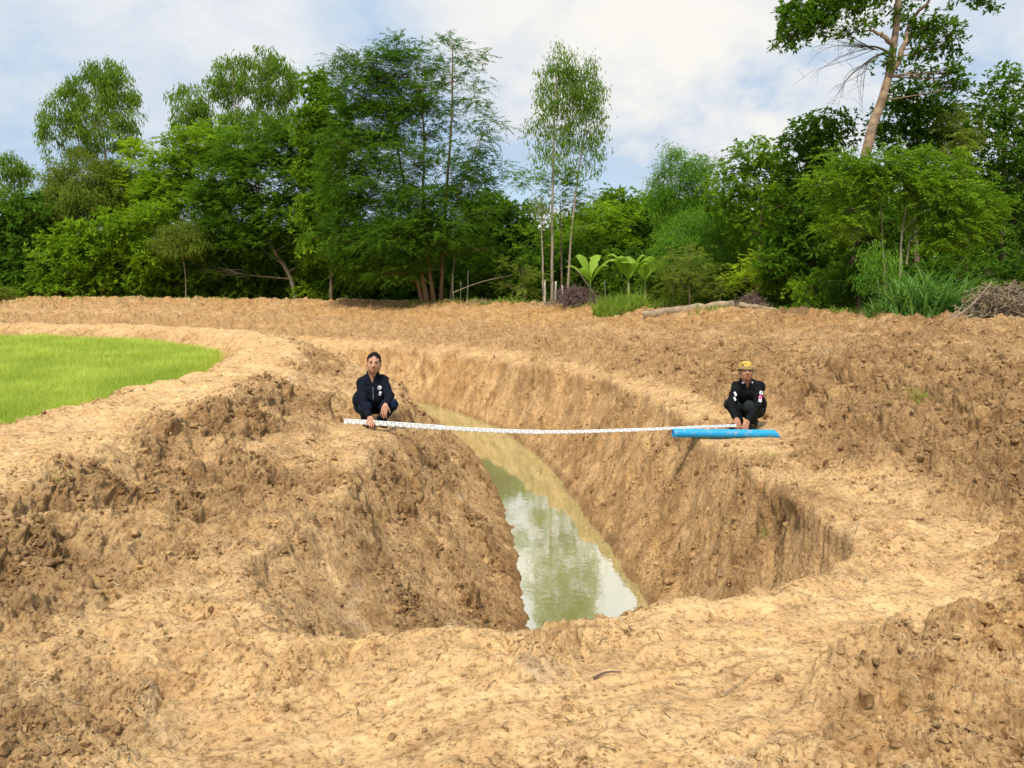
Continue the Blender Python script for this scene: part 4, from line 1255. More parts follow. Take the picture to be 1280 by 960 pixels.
def banana(label, px, D, h, n_leaf, spread, seed):
    r = np.random.default_rng(seed)
    x = at(px, 385, D)[0]
    z = g1(x, D) - .05
    root = empty('banana_plant', (x, D, z), label, 'banana plant', 'young banana plants on the far bank')
    P = smooth_line([[0, 0, 0], [.03, 0, h * .25], [0, .02, h * .45]], 6)
    V, F = tube(P, np.linspace(.085, .05, 6), 8)
    mesh_np('stem', V, [F[F[:, 2] != F[:, 3]], F[F[:, 2] == F[:, 3]][:, :3]], M_bst, root, True)
    for k in range(n_leaf):
        az = 6.283 * k / n_leaf + r.uniform(-.5, .5)
        d = np.array([math.cos(az), math.sin(az) * .8, 0])
        Ln = h * r.uniform(.45, .68)
        up = r.uniform(1.1, 1.9)
        m = 14
        t = np.linspace(0, 1, m)
        C = np.array([0, 0, h * .42]) + d * (Ln * spread * (t ** 1.2))[:, None] + np.array([0, 0, 1.0]) * (Ln * up * (t - .5 * t ** 3))[:, None]
        T = nrm(np.gradient(C, axis=0)); sdv = nrm(np.cross(T, np.array([0, 0, 1.0])))
        wd = np.where(t < .22, .012, .20 * np.sin(np.pi * np.clip((t - .2) / .82, 0, 1)) ** .6) * h / 1.9
        nn = np.cross(sdv, T)
        jag = 1 + .12 * r.normal(size=m)
        V = np.stack([C - sdv * (wd * jag)[:, None] - nn * (wd * .28)[:, None], C, C + sdv * (wd * jag[::-1])[:, None] - nn * (wd * .28)[:, None]], 1).reshape(-1, 3)
        F = [(3 * i + a, 3 * i + a + 1, 3 * i + a + 4, 3 * i + a + 3) for i in range(m - 1) for a in (0, 1)]
        mesh_np('leaf', V, np.array(F), M_ban, root, True, dict(tint=np.clip(r.normal(.6, .15) + np.zeros(len(V)), 0, 1)))


banana('young banana plant with bright arching leaves above the long grass', 785, 31.2, 2.4, 11, .6, 3)
banana('smaller banana plant with one pale upright leaf beside the brush heap', 737, 33.5, 2.3, 6, .8, 8)
banana('banana plant half hidden behind the bright arching leaves', 806, 32.6, 2.4, 8, .9, 21)


def brush(name, label, px, D, wpx, h, n, mat, leafy=None, cat='brush heap', thick=.012):
    x = at(px, 390, D)[0]
    r = wpx / 2 * D / FPX
    z = g1(x, D)
    root = empty(name, (x, D, z - .05), label, cat)
    parts = []
    for i in range(n):
        q = rng.normal(0, .42, 2)
        c = np.array([q[0] * r, q[1] * r * .7, h * (.1 + .75 * rng.random()) * max(0, 1 - (q[0] ** 2 + q[1] ** 2) * .8)])
        d = nrm(rng.normal(0, 1, 3) * np.array([1, 1, .55])) * rng.uniform(.25, .75) * min(1, r * 1.2)
        P = np.stack([c - d * .5, c + rng.normal(0, .05, 3), c + d * .5])
        P = np.vstack([P, P[-1] + d * .25 + rng.normal(0, .06, 3)])
        P[:, 2] = np.maximum(P[:, 2], -.02)
        parts.append(tube(P, np.linspace(thick, thick * .3, 4) * rng.uniform(.5, 1.4), 4))
    V, F = join(parts)
    mesh_np('twigs', V, F, mat, root)
    if leafy:
        m = leafy
        q = rng.normal(0, .4, (m, 3)) * np.array([r, r * .6, 0]) + np.array([0, 0, 1]) * (h * rng.random(m) * .85)[:, None]
        V, F, ci = clump_leaves(q, nrm(rng.normal(0, 1, (m, 3))), 'bush', .5, 1.0)
        mesh_np('withered_leaves', V, F, M_dry, root, attrs=dict(tint=np.clip(rng.normal(.35, .2, m), 0, 1)[ci]))
    return root


brush('brush_heap', 'dark heap of purple brown twigs beside the banana plants', 722, 33.4, 66, .95, 620, M_stickd)
brush('brush_heap', 'grey brown heap of dead branches and withered leaves at the right edge', 1252, 16.6, 86, .8, 520, M_stick, 60)
brush('root_mound', 'upturned brown root mass with dry grass at the right end of the log', 938, 25.8, 52, .75, 420, M_stickd, 10)
grass_clump('dry_grass', 'dry straw hanging from the upturned root mass', 945, 25.5, 50, .55, 260, .02, M_dry, cat='dry grass')


def branch_obj(name, label, pts, r, mat=M_stick, cat='branch', group=None):
    P = smooth_line([np.array(p) for p in pts], 12)
    V, F = tube(P, np.linspace(r, r * .4, 12), 6)
    o = mesh_np(name, V, [F[F[:, 2] != F[:, 3]], F[F[:, 2] == F[:, 3]][:, :3]], mat, smooth=True, loc=P[0])
    return tag(o, label, cat, group)


branch_obj('fallen_branch', 'pale bare branch sticking out left of the dead brush at the right edge', [at(1185, 401, 16.2), at(1212, 386, 16.1), at(1240, 352, 16.0)], .035)
branch_obj('fallen_branch', 'short forked pale branch at the foot of the tall grass', [at(1178, 402, 15.9), at(1196, 392, 15.9), at(1204, 380, 15.9)], .022)
branch_obj('fallen_branch', 'thin pale pole leaning across the gap right of the slim pale tree', [at(742, 366, 35.5), at(722, 338, 35.5), at(708, 326, 35.6)], .03)
branch_obj('fallen_branch', 'bare bough lying over the bank crest behind the stakes', [at(566, 366, 37), at(600, 352, 37), at(640, 344, 37)], .03)
# twigs on the soil near the camera
def on_ground(px, py, D, lift=.012):
    p = at(px, py, D)
    return np.array([p[0], D, g1(p[0], D) + lift])
branch_obj('broken_twig', 'broken twig poking out of the soil right of the scraped ditch corner', [on_ground(1035, 710, 4.85), on_ground(1052, 700, 5.0, .04), on_ground(1072, 690, 5.12, .06)], .009)
branch_obj('broken_twig', 'dark bent twig lying on the smooth ground in front of the ditch', [on_ground(742, 866, 3.22), on_ground(758, 863, 3.26, .02), on_ground(776, 862, 3.27)], .007, M_stickd)
branch_obj('broken_twig', 'straw coloured stalk lying in the lower middle foreground', [on_ground(905, 876, 3.12), on_ground(925, 864, 3.2, .02), on_ground(950, 850, 3.3)], .003)


def log(label, p0, p1, r, group):
    c = (np.array(p0) + np.array(p1)) / 2
    root = empty('fallen_log', (c[0], c[1], min(p0[2], p1[2]) - r), label, 'log', group)
    o = np.array(root.location)
    P = curve(p0, p1, 14, .01, .006) - o
    V, F = tube(P, r * (1 + .07 * rng.normal(size=14)), 14)
    V[-1] = P[-1]
    q = F[F[:, 2] != F[:, 3]]
    mesh_np('bark', V, [q], M_log, root, True)
    for e, k in ((0, 'a'), (-1, 'b')):
        ring = V[:14] if e == 0 else V[-15:-1]
        VV = np.vstack([ring, ring.mean(0)])
        FF = np.array([(i, (i + 1) % 14, 14) for i in range(14)])
        mesh_np('cut_end', VV, FF, M_logend, root)


la, lb_ = at(804, 382, 27.4), at(918, 378, 26.4)
la[2] = g1(la[0], la[1]) + .15; lb_[2] = g1(lb_[0], lb_[1]) + .17
log('long grey brown log lying on the bank crest right of the banana plants', la, lb_, .17, 'logs on the bank crest')
la, lb_ = at(925, 386, 24.9), at(975, 388, 24.2)
la[2] = g1(la[0], la[1]) + .07; lb_[2] = g1(lb_[0], lb_[1]) + .07
log('short thin log right of the upturned root mass', la, lb_, .09, 'logs on the bank crest')

for px, top, D, w, lb in [(567, 343, 38.2, .03, 'leftmost thin stake behind the bank, right of the red stems'), (576, 352, 38.0, .02, 'short thin stake next to the leftmost one'), (584, 338, 38.4, .028, 'tallest thin stake of the row behind the bank'),
                          (681, 350, 36.4, .05, 'pale short post left of the slim pale tree'), (693, 352, 36.3, .055, 'thick pale post at the foot of the slim pale tree'), (703, 357, 36.2, .04, 'stubby pale post right of the slim pale tree'),
                          (757, 350, 34.0, .03, 'thin grey stake between the brush heap and the banana plants'), (1000, 330, 26, .0, '')]:
    if not w:
        continue
    b = at(px, 384, D); b[2] = g1(b[0], D) - .1
    tpt = at(px + rng.uniform(-2, 2), top, D)
    P = curve(b, tpt, 5, 0, .01)
    V, F = tube(P, np.linspace(w, w * .8, 5), 7)
    tag(mesh_np('fence_stake', V, [F[F[:, 2] != F[:, 3]], F[F[:, 2] == F[:, 3]][:, :3]], M_stake, smooth=True, loc=b), lb, 'stake', 'stakes along the far bank')


def litter():
    """Roots, straw and bits of bark strewn over the soil."""
    n = 3800
    y = np.exp(rng.uniform(math.log(2.2), math.log(14), n))
    x = rng.uniform(-.8, .8, n) * y
    cl = fbm(x * 1.3, y * 1.3, 3, 501)
    d, s = axis_sd(x, y)
    ok = (gz(x, y) > -1.6) & (rng.random(n) < .35 + 1.2 * cl) & (d > np.interp(s, ST_S, ST_D[:, 0]) + .3)
    x, y = x[ok], y[ok]
    parts, tn = [], []
    for a, b in zip(x, y):
        L_ = rng.uniform(.012, .055) * (1 + b * .08)
        az = rng.uniform(0, 6.28)
        t = np.linspace(-.5, .5, 4)
        c = rng.normal(0, .25)
        px_ = a + L_ * (t * math.cos(az) + c * t ** 2 * math.sin(az))
        py_ = b + L_ * (t * math.sin(az) - c * t ** 2 * math.cos(az))
        P = np.stack([px_, py_, gz(px_, py_) + .004 + rng.uniform(0, .012, 4)], 1)
        parts.append(tube(P, np.full(4, rng.uniform(.0008, .0018)) * (1 + b * .10), 3))
        tn.append(np.full(len(parts[-1][0]), rng.random()))
    V, F = join(parts)
    m = leaf_mat('straw_and_roots', (0.07, 0.05, 0.035), (0.46, 0.38, 0.22), 0.0, .9, .1)
    tag(mesh_np('straw_and_root_litter', V, F, m, attrs=dict(tint=np.concatenate(tn))), kind='stuff')


litter()

# ------------------------------------------------------------------ distance-field modelling for the two men
def smin(a, b, k):
    h = np.clip(.5 + .5 * (b - a) / k, 0, 1)
    return b + (a - b) * h - k * h * (1 - h)


def cone(P, a, b, r1, r2):
    a, b = np.asarray(a, np.float32), np.asarray(b, np.float32)
    ba = b - a
    h = np.clip(((P - a) @ ba) / (ba @ ba), 0, 1)
    return np.linalg.norm(P - a - h[..., None] * ba, axis=-1) - (r1 + (r2 - r1) * h)


def ell(P, c, r, R=None):
    q = P - np.asarray(c, np.float32)
    if R is not None:
        q = q @ R
    r = np.asarray(r, np.float32)
    k0 = np.linalg.norm(q / r, axis=-1)
    k1 = np.linalg.norm(q / (r * r), axis=-1)
    return k0 * (k0 - 1) / np.maximum(k1, 1e-6)


def surf_nets(f, lo, hi, st):
    """Mesh the zero level of f by surface nets on a regular grid."""
    xs = [np.arange(lo[i], hi[i] + st, st, dtype=np.float32) for i in range(3)]
    G = np.stack(np.meshgrid(*xs, indexing='ij'), -1)
    # coarse pass first, then the fine grid only near the surface
    k = 5
    ci = [np.minimum(np.arange(0, len(x) + k, k), len(x) - 1) for x in xs]
    Gc = G[np.ix_(*ci)]
    Dc = f(Gc.reshape(-1, 3)).reshape(Gc.shape[:3])
    near = [np.minimum((np.arange(len(x)) + k // 2) // k, len(c_) - 1) for x, c_ in zip(xs, ci)]
    D = Dc[np.ix_(*near)].astype(np.float32).copy()
    m_ = np.abs(D) < st * k * 1.25 + .012
    D[m_] = f(G[m_])
    s = D < 0
    nx, ny, nz = np.array(D.shape) - 1
    cnt = np.zeros((nx, ny, nz), np.float32)
    acc = np.zeros((nx, ny, nz, 3), np.float32)
    off = [(0, 0, 0), (1, 0, 0), (0, 1, 0), (1, 1, 0), (0, 0, 1), (1, 0, 1), (0, 1, 1), (1, 1, 1)]
    sl = lambda o: tuple(slice(o[k], o[k] + (nx, ny, nz)[k]) for k in range(3))
    for i in range(8):
        for j in range(i + 1, 8):
            a, b = off[i], off[j]
            if sum(abs(a[k] - b[k]) for k in range(3)) != 1:
                continue
            da, db = D[sl(a)], D[sl(b)]
            m = (da < 0) != (db < 0)
            t = np.where(m, da / np.where(m, da - db, 1), 0)
            for k in range(3):
                acc[..., k] += np.where(m, a[k] + (b[k] - a[k]) * t, 0)
            cnt += m
    act = cnt > 0
    vid = -np.ones(act.shape, np.int64)
    vid[act] = np.arange(act.sum())
    idx = np.argwhere(act)
    V = (idx + acc[act] / cnt[act][:, None]) * st + np.array(lo)
    F = []
    for ax in range(3):
        b, c = (ax + 1) % 3, (ax + 2) % 3
        s0 = [slice(1, -1)] * 3; s1 = [slice(1, -1)] * 3
        s0[ax] = slice(0, -1); s1[ax] = slice(1, None)
        A, B = s[tuple(s0)], s[tuple(s1)]
        e = np.argwhere(A != B)
        if not len(e):
            continue
        sgn = A[tuple(e.T)]
        p = e + 1
        p[:, ax] -= 1
        def g(db, dc):
            q = p.copy(); q[:, b] += db; q[:, c] += dc
            return vid[tuple(q.T)]
        q = np.stack([g(-1, -1), g(0, -1), g(0, 0), g(-1, 0)], 1)
        q[~sgn] = q[~sgn][:, ::-1]
        F.append(q)
    F = np.concatenate(F)
    return V, F[(F >= 0).all(1)]


def rot(ax, ang):
    c, s = math.cos(ang), math.sin(ang)
    return np.array({'x': [[1, 0, 0], [0, c, -s], [0, s, c]], 'y': [[c, 0, s], [0, 1, 0], [-s, 0, c]], 'z': [[c, -s, 0], [s, c, 0], [0, 0, 1]]}[ax], np.float32)


SKIN = None


def skin_mat(name, col):
    m, t, b = new_mat(name)
    geo = N(t, 'ShaderNodeTexCoord')
    n = N(t, 'ShaderNodeTexNoise', i_Scale=30.0, i_Detail=4)
    L(t, geo.outputs['Object'], n.inputs['Vector'])
    r = ramp(t, [(.35, tuple(c * .88 for c in col)), (.65, tuple(c * 1.1 for c in col))], n.outputs[0])
    lip = N(t, 'ShaderNodeAttribute', attribute_name='lip')
    c = mixc(t, lip.outputs['Fac'], r.outputs[0], (col[0] * .72, col[1] * .42, col[2] * .42))
    L(t, c, b.inputs['Base Color'])
    b.inputs['Roughness'].default_value = .6
    b.inputs['Specular IOR Level'].default_value = .22
    b.inputs['Subsurface Weight'].default_value = .12
    b.inputs['Subsurface Radius'].default_value = (.02, .008, .004)
    b.inputs['Subsurface Scale'].default_value = .5
    return m


def finger_chain(base, d, n, lens, curls, r):
    """Joints of a finger that starts along d and curls toward n."""
    P = [np.asarray(base, float)]
    ang = 0
    for l_, c in zip(lens, curls):
        ang += c
        P.append(P[-1] + (d * math.cos(ang) + n * math.sin(ang)) * l_)
    return P, r


def hand(palm, fwd, nrm_, side, curls, thumb_side=1, thumb_dir=None, sc=1.0):
    """palm centre; fwd = towards the fingers; nrm_ = out of the palm; side = across the knuckles.
    Returns cones [(a, b, r1, r2)] for the fingers and the palm as flattened ellipsoid."""
    f, n = nrm(fwd), nrm(nrm_)
    s = nrm(np.cross(f, n)) * thumb_side
    n = nrm(n - f * (f @ n))
    fl = [(.040, .026, .021), (.044, .029, .022), (.041, .027, .021), (.032, .021, .018)]
    cones = []
    for i in range(4):
        base = palm + f * (.040 - .004 * abs(i - 1.2)) * sc + s * (.032 - .0205 * i) * sc
        P, r = finger_chain(base, nrm(f + s * (.10 - .07 * i)), n, [q * sc for q in fl[i]], curls[i], .0095)
        rr = [.0098, .0090, .0084, .0072]
        for k in range(3):
            cones.append((P[k], P[k + 1], rr[k] * sc, rr[k + 1] * sc))
        cones.append((palm - f * .03 * sc + s * (.014 - .009 * i) * sc, base, .013 * sc, .0115 * sc))
    tb = palm - f * .022 * sc + s * .030 * sc
    td = nrm(thumb_dir) if thumb_dir is not None else nrm(f * .7 + s * .6 + n * .35)
    t1 = tb + td * .036 * sc
    t2 = t1 + nrm(td + n * .35 + f * .2) * .030 * sc
    t3 = t2 + nrm(td * .6 + n * .6 + f * .3) * .022 * sc
    cones += [(tb, t1, .0145 * sc, .0115 * sc), (t1, t2, .0112 * sc, .0098 * sc), (t2, t3, .0096 * sc, .0082 * sc)]
    return cones, (palm, np.stack([f, s, n], 1), np.array([.050, .042, .017]) * sc)


def build_man(spec):
    o = spec['loc']
    root = empty('person', o, spec['label'], 'person')
    J = {k: np.array(v, float) for k, v in spec['J'].items()}
    hc = J['head']
    HR = (rot('z', spec['yaw']) @ rot('x', spec['pitch']) @ rot('y', spec['roll'])).astype(np.float32)   # head faces -y

    def head_part(P):
        q = (P - hc.astype(np.float32)) @ HR / spec.get('hs', 1.0)
        d = ell(q, (0, .012, .022), (.074, .090, .092))
        d = smin(d, ell(q, (0, -.022, -.038), (.058, .066, .074)), .035)          # face
        d = smin(d, ell(q, (0, -.050, -.088), (.030, .028, .024)), .030)          # chin
        for s in (-1, 1):
            d = smin(d, ell(q, (.038 * s, -.040, -.034), (.024, .028, .022)), .020)   # cheek
            d = smin(d, ell(q, (.052 * s, -.010, -.070), (.022, .034, .026)), .025)   # jaw
            d = smin(d, ell(q, (.030 * s, -.078, .016), (.022, .010, .007)), .012)    # brow
            d = -smin(-d, ell(q, (.030 * s, -.094, -.003), (.017, .018, .011)), .010)   # eye socket
            e = np.maximum(ell(q, (.076 * s, .012, -.012), (.012, .022, .034)), -ell(q, (.086 * s, .004, -.008), (.008, .012, .020)))
            d = smin(d, e, .006)
            d = smin(d, ell(q, (.011 * s, -.092, -.034), (.009, .011, .008)), .006)   # nostril wing
        d = smin(d, cone(q, (0, -.082, .004), (0, -.104, -.030), .008, .0125), .012)  # nose
        d = smin(d, ell(q, (0, -.088, -.059), (.028, .011, .0055)), .006)
        d = smin(d, ell(q, (0, -.086, -.069), (.020, .012, .0060)), .005)
        d = np.maximum(d, -ell(q, (0, -.100, -.0640), (.026, .010, .0016)))
        return d * spec.get('hs', 1.0)

    hands = [hand(**h) for h in spec['hands']]

    def body(P):
        d = head_part(P)
        d = smin(d, cone(P, J['neck'], hc + HR @ np.array([0, .015, -.05]), .056, .052), .03)
        d = smin(d, cone(P, J['chest'], J['neck'], .095, .06), .05)
        d = smin(d, cone(P, J['pelvis'], J['chest'], .11, .10), .08)
        for s in 'LR':
            d = smin(d, cone(P, J['chest'] + (J['sh' + s] - J['chest']) * .2 + np.array([0, 0, .04]), J['sh' + s], .06, .048), .05)
            d = smin(d, cone(P, J['sh' + s], J['el' + s], .046, .036), .02)
            d = smin(d, cone(P, J['el' + s], J['wr' + s], .037, .025), .012)
            d = smin(d, cone(P, J['pelvis'], J['hip' + s], .09, .08), .05)
            d = smin(d, cone(P, J['hip' + s], J['kn' + s], .075, .052), .03)
            d = smin(d, cone(P, J['kn' + s], J['an' + s], .050, .034), .02)
            d = smin(d, cone(P, J['an' + s], J['to' + s], .035, .025), .02)
        for (cones, (pc, PR, pr)), s in zip(hands, spec['hand_arm']):
            h = ell(P, pc, pr, PR.astype(np.float32))
            h = smin(h, cone(P, J['wr' + s], pc - PR[:, 0] * .02, .024, .024), .02)
            for a, b, r1, r2 in cones:
                h = smin(h, cone(P, a, b, r1, r2), .0035)
            d = smin(d, h, .012)
        return d

    lo = np.array([-.46, -.52, -.03]); hi = np.array([.50, .50, 1.04])
    V, F = surf_nets(body, lo, hi, .0058)
    q = (V - hc) @ HR
    lip = np.exp(-(q[:, 0] / .029) ** 4) * np.exp(-((q[:, 2] + .064) / .0085) ** 4) * (q[:, 1] < -.07)
    mesh_np('body', V, F, spec['skin'], root, True, dict(lip=np.clip(lip, 0, 1)))

    def wr_noise(P, a, f, s):
        return a * (vnoise(P[:, 0] * f + P[:, 2] * f * .6, P[:, 1] * f * .7 + P[:, 2] * f * 1.1, s) + .6 * vnoise(P[:, 2] * f * 2.2 + P[:, 0] * f, P[:, 1] * f * 2 - P[:, 0] * f, s + 3))

    def jacket(P):
        d = cone(P, J['pelvis'] + np.array([0, .0, .03]), J['chest'], .150, .145)
        d = smin(d, cone(P, J['chest'], J['neck'] - np.array([0, 0, .05]), .135, .085), .06)
        d = smin(d, ell(P, J['pelvis'] + np.array([0, .01, .07]), (.185, .16, .14)), .06)
        for s in 'LR':
            d = smin(d, cone(P, J['chest'] * .5 + J['sh' + s] * .5 + np.array([0, 0, .02]), J['sh' + s], .095, .070), .05)
            d = smin(d, cone(P, J['sh' + s], J['el' + s], .072, .058), .025)
            w = J['wr' + s] + (J['el' + s] - J['wr' + s]) * .10
            d = smin(d, cone(P, J['el' + s], w, .058, .042), .02)
        for bl in spec.get('belly', []):
            d = smin(d, ell(P, *bl), .05)
        # collar
        nk = J['neck']
        r = np.linalg.norm((P - nk) * np.array([1, .9, 0]), axis=1)
        col = np.maximum(np.abs(r - .066) - .010, np.abs(P[:, 2] - nk[2] - .012 + (P[:, 1] - nk[1]) * -.25) - .030)
        col = np.maximum(col, -(P[:, 1] - nk[1] + .040) - 0 * r + np.clip(.030 - np.abs(P[:, 0] - nk[0]), -1, 1) - .0)
        d = smin(d, col, .012)
        d = d + wr_noise(P, .008, 13, 5)
        # open neck (a V below the chin)
        vq = P - nk
        hole = np.maximum(np.abs(vq[:, 0]) - np.clip((vq[:, 2] + .115) * .38, 0, .06), -(vq[:, 2] + .115))
        hole = np.maximum(hole, vq[:, 1] + .01)
        d = np.maximum(d, -hole)
        neck_hole = np.linalg.norm((P - nk)[:, :2], axis=1) - .058
        d = np.maximum(d, -np.maximum(neck_hole, -(P[:, 2] - nk[2] + .02)))
        return d

    jl = surf_nets(jacket, lo, hi, .0075)
    mesh_np('jacket', *jl, spec['cloth'], root, True)

    def trousers(P):
        d = ell(P, J['pelvis'] - np.array([0, 0, .02]), (.17, .15, .12))
        for s in 'LR':
            d = smin(d, cone(P, J['hip' + s], J['kn' + s], .100, .078), .04)
            a = J['an' + s] + (J['kn' + s] - J['an' + s]) * .12
            d = smin(d, cone(P, J['kn' + s], a, .074, .060), .02)
        return d + wr_noise(P, .009, 12, 9)

    mesh_np('trousers', *surf_nets(trousers, lo, hi, .0085), spec['trouser'], root, True)
    for s in 'LR':
        a, t = J['an' + s], J['to' + s]
        f = nrm((t - a) * np.array([1, 1, 0]))
        heel = np.array([a[0], a[1], 0]) - f * .05
        toe = np.array([t[0], t[1], 0]) + f * .04

        def shoe(P):
            d = cone(P, heel + [0, 0, .045], toe + [0, 0, .032], .040, .036)
            d = smin(d, cone(P, heel + f * .03 + [0, 0, .05], a + [0, 0, .02], .043, .042), .02)
            return np.maximum(d, -(P[:, 2] - .004))
        l2 = np.minimum(heel, toe) - .08; h2 = np.maximum(heel, toe) + .08; l2[2] = -.02; h2[2] = .18
        mesh_np('shoe', *surf_nets(shoe, l2, h2, .006), spec['shoe'], root, True)
    # eyes and eyebrows
    hw = lambda p: hc + HR @ (np.array(p) * spec.get('hs', 1.0))
    for s in (-1, 1):
        V0, F0 = ico(3)
        e = mesh_np('eye', V0 * np.array([.0130, .0105, .0050]) @ HR.T + hw((.030 * s, -.0745, -.003)), F0, M_eye, root, True)
        mesh_np('iris', V0 * np.array([.0062, .0035, .0052]) @ HR.T + hw((.030 * s, -.0835, -.003)), F0, M_iris, e, True)
        t = np.linspace(0, 1, 6)
        P = np.stack([hw((s * (.014 + .034 * k), -.0905 + .012 * k * k, .0175 + .004 * math.sin(3.14 * k))) for k in t])
        tv, tf = tube(P, .0048 * np.array([.6, 1, 1.1, 1, .8, .4]), 6)
        mesh_np('eyebrow', tv, [tf[tf[:, 2] != tf[:, 3]]], M_hair, root, True)

    # short black hair
    def hair(P):
        q = (P - hc.astype(np.float32)) @ HR / spec.get('hs', 1.0)
        d = ell(q, (0, .020, .032), (.081, .092, .095))
        d = d + .003 * vnoise(q[:, 0] * 90, q[:, 1] * 90 + q[:, 2] * 60, 4) + .003 * vnoise(q[:, 2] * 40, q[:, 1] * 50, 7)
        line = np.where(np.abs(q[:, 0]) > .058, -.012, .056 - .1 * (np.abs(q[:, 0]) / .06) ** 4 * .2)
        low_ = np.where(q[:, 1] < -.02, line - q[:, 2], np.where(q[:, 1] < .03, np.interp(q[:, 1], [-.02, .03], [0, -.02]) + .0 - q[:, 2] - .0, -.055 - q[:, 2]))
        d = np.maximum(d, low_)
        return np.maximum(d, -ell(q, (0, .008, .018), (.070, .086, .088)))
    mesh_np('hair', *surf_nets(hair, hc - .14, hc + .16, .005), M_hair, root, True)
    return root, J, hc, HR, jacket


def patch(name, root, jacket, cx, cz, w, h, mat, ang=0.0, disc=False, back=-.6, shear=0.0, off=.0035):
    """A sewn-on patch: a small sheet laid on the jacket's front surface."""
    n = 9
    u, v = np.meshgrid(np.linspace(-.5, .5, n), np.linspace(-.5, .5, n))
    u, v = u.ravel(), v.ravel()
    if disc:
        r = np.maximum(np.abs(u), np.abs(v)) * 2
        a = np.arctan2(v, u)
        u, v = np.cos(a) * r * .5, np.sin(a) * r * .5
    x = cx + (u * math.cos(ang) - v * math.sin(ang) * (h / w)) * w
    z = cz + (u * math.sin(ang) * (w / h) + v * math.cos(ang)) * h + shear * u
    P = np.stack([x, np.full(len(x), back), z], 1)
    for _ in range(60):
        P[:, 1] += np.clip(jacket(P) - off, -.05, .05) * .85
    idx = np.arange(n * n).reshape(n, n)
    F = np.stack([idx[:-1, :-1].ravel(), idx[:-1, 1:].ravel(), idx[1:, 1:].ravel(), idx[1:, :-1].ravel()], 1)
    return mesh_np(name, P, F, mat, root, True)


M_hair = simple_mat('black_hair', (0.010, 0.008, 0.007), .8, .12)
M_eye = simple_mat('eye_white', (0.36, 0.30, 0.27), .5, .3)
M_iris = simple_mat('dark_iris', (0.02, 0.012, 0.008), .2, .6)
M_jk1 = simple_mat('navy_black_cloth', (0.008, 0.010, 0.017), .9, .08, .3, 30, .003, 160)
M_jk2 = simple_mat('black_cloth', (0.008, 0.009, 0.010), .9, .08, .3, 30, .003, 160)
M_jean = simple_mat('dark_blue_denim', (0.006, 0.014, 0.030), .9, .15, .35, 18, .003, 160)
M_trk = simple_mat('dark_green_black_cloth', (0.013, 0.020, 0.018), .85, .15, .3, 30, .003, 160)
M_shoe = simple_mat('dark_shoe', (0.02, 0.02, 0.022), .6, .3)
M_wp = simple_mat('white_patch', (0.78, 0.77, 0.76), .8, .2, .06, 60)
M_gp = simple_mat('grey_stitching', (0.22, 0.25, 0.28), .8, .2)
M_pink = simple_mat('pink_patch', (0.62, 0.16, 0.30), .8, .2)
M_skA = skin_mat('tanned_skin', (0.47, 0.25, 0.155))
M_skB = skin_mat('dark_tanned_skin', (0.40, 0.195, 0.12))


def A_(*v): return np.array(v, float)


manA = dict(loc=MAN_A, label='man in a dark blue work jacket crouching on the left bank holding the staff end', belly=[((.02, .0, .44), (.15, .12, .17)), ((-.06, .06, .33), (.19, .15, .13))], yaw=math.radians(8), pitch=math.radians(-3), roll=math.radians(3), hs=1.12,
            skin=M_skA, cloth=M_jk1, trouser=M_jean, shoe=M_shoe,
            J=dict(head=(.025, -.09, .850), neck=(.0, -.035, .700), chest=(-.03, .02, .55), pelvis=(-.13, .16, .27),
                   shL=(-.150, -.03, .580), elL=(-.115, -.17, .370), wrL=(-.010, -.325, .185), shR=(.115, .03, .610), elR=(.225, -.13, .42), wrR=(.205, -.315, .345),
                   hipL=(-.15, .15, .235), knL=(-.075, -.20, .285), anL=(-.125, .02, .075), toL=(-.065, -.11, .03), hipR=(.03, .14, .24), knR=(.265, -.165, .32), anR=(.065, .03, .075), toR=(.135, -.10, .03)),
            hands=[dict(palm=A_(.020, -.352, .148), fwd=A_(.35, -.55, -.9), nrm_=A_(-.1, .6, -.55), side=None, curls=[(.15, .75, .7)] * 4, thumb_side=-1, thumb_dir=A_(-.3, -.35, -.8)),
                   dict(palm=A_(.197, -.352, .300), fwd=A_(-.18, -.35, -.9), nrm_=A_(-.05, .9, -.3), side=None, curls=[(.10, .25, .2), (.12, .28, .2), (.15, .3, .25), (.2, .35, .3)], thumb_side=1)],
            hand_arm='LR')
manB = dict(loc=MAN_B, label='man in a yellow bucket hat and black jacket crouching behind the blue pipe', hat=.90, yaw=math.radians(-6), pitch=math.radians(-9), roll=math.radians(-4), hs=1.04,
            skin=M_skB, cloth=M_jk2, trouser=M_trk, shoe=M_shoe,
            J=dict(head=(-.045, -.10, .775), neck=(-.015, -.02, .640), chest=(.03, .05, .50), pelvis=(.15, .20, .235),
                   shL=(-.110, .06, .55), elL=(-.225, -.09, .335), wrL=(-.205, -.27, .185), shR=(.155, -.03, .565), elR=(.09, -.165, .335), wrR=(-.065, -.31, .165),
                   hipL=(.07, .20, .23), knL=(-.21, .0, .33), anL=(-.04, .10, .08), toL=(-.15, .02, .03), hipR=(.19, .15, .23), knR=(-.01, -.17, .32), anR=(.10, -.02, .08), toR=(.02, -.13, .03)),
            hands=[dict(palm=A_(-.200, -.315, .150), fwd=A_(.05, -.5, -.8), nrm_=A_(.1, .7, -.5), side=None, curls=[(.15, .7, .6)] * 4, thumb_side=-1, thumb_dir=A_(.5, -.3, -.6)),
                   dict(palm=A_(-.095, -.340, .130), fwd=A_(-.35, -.5, -.75), nrm_=A_(-.1, .65, -.5), side=None, curls=[(.15, .8, .7)] * 4, thumb_side=1, thumb_dir=A_(-.5, -.2, -.7))],
            hand_arm='LR')

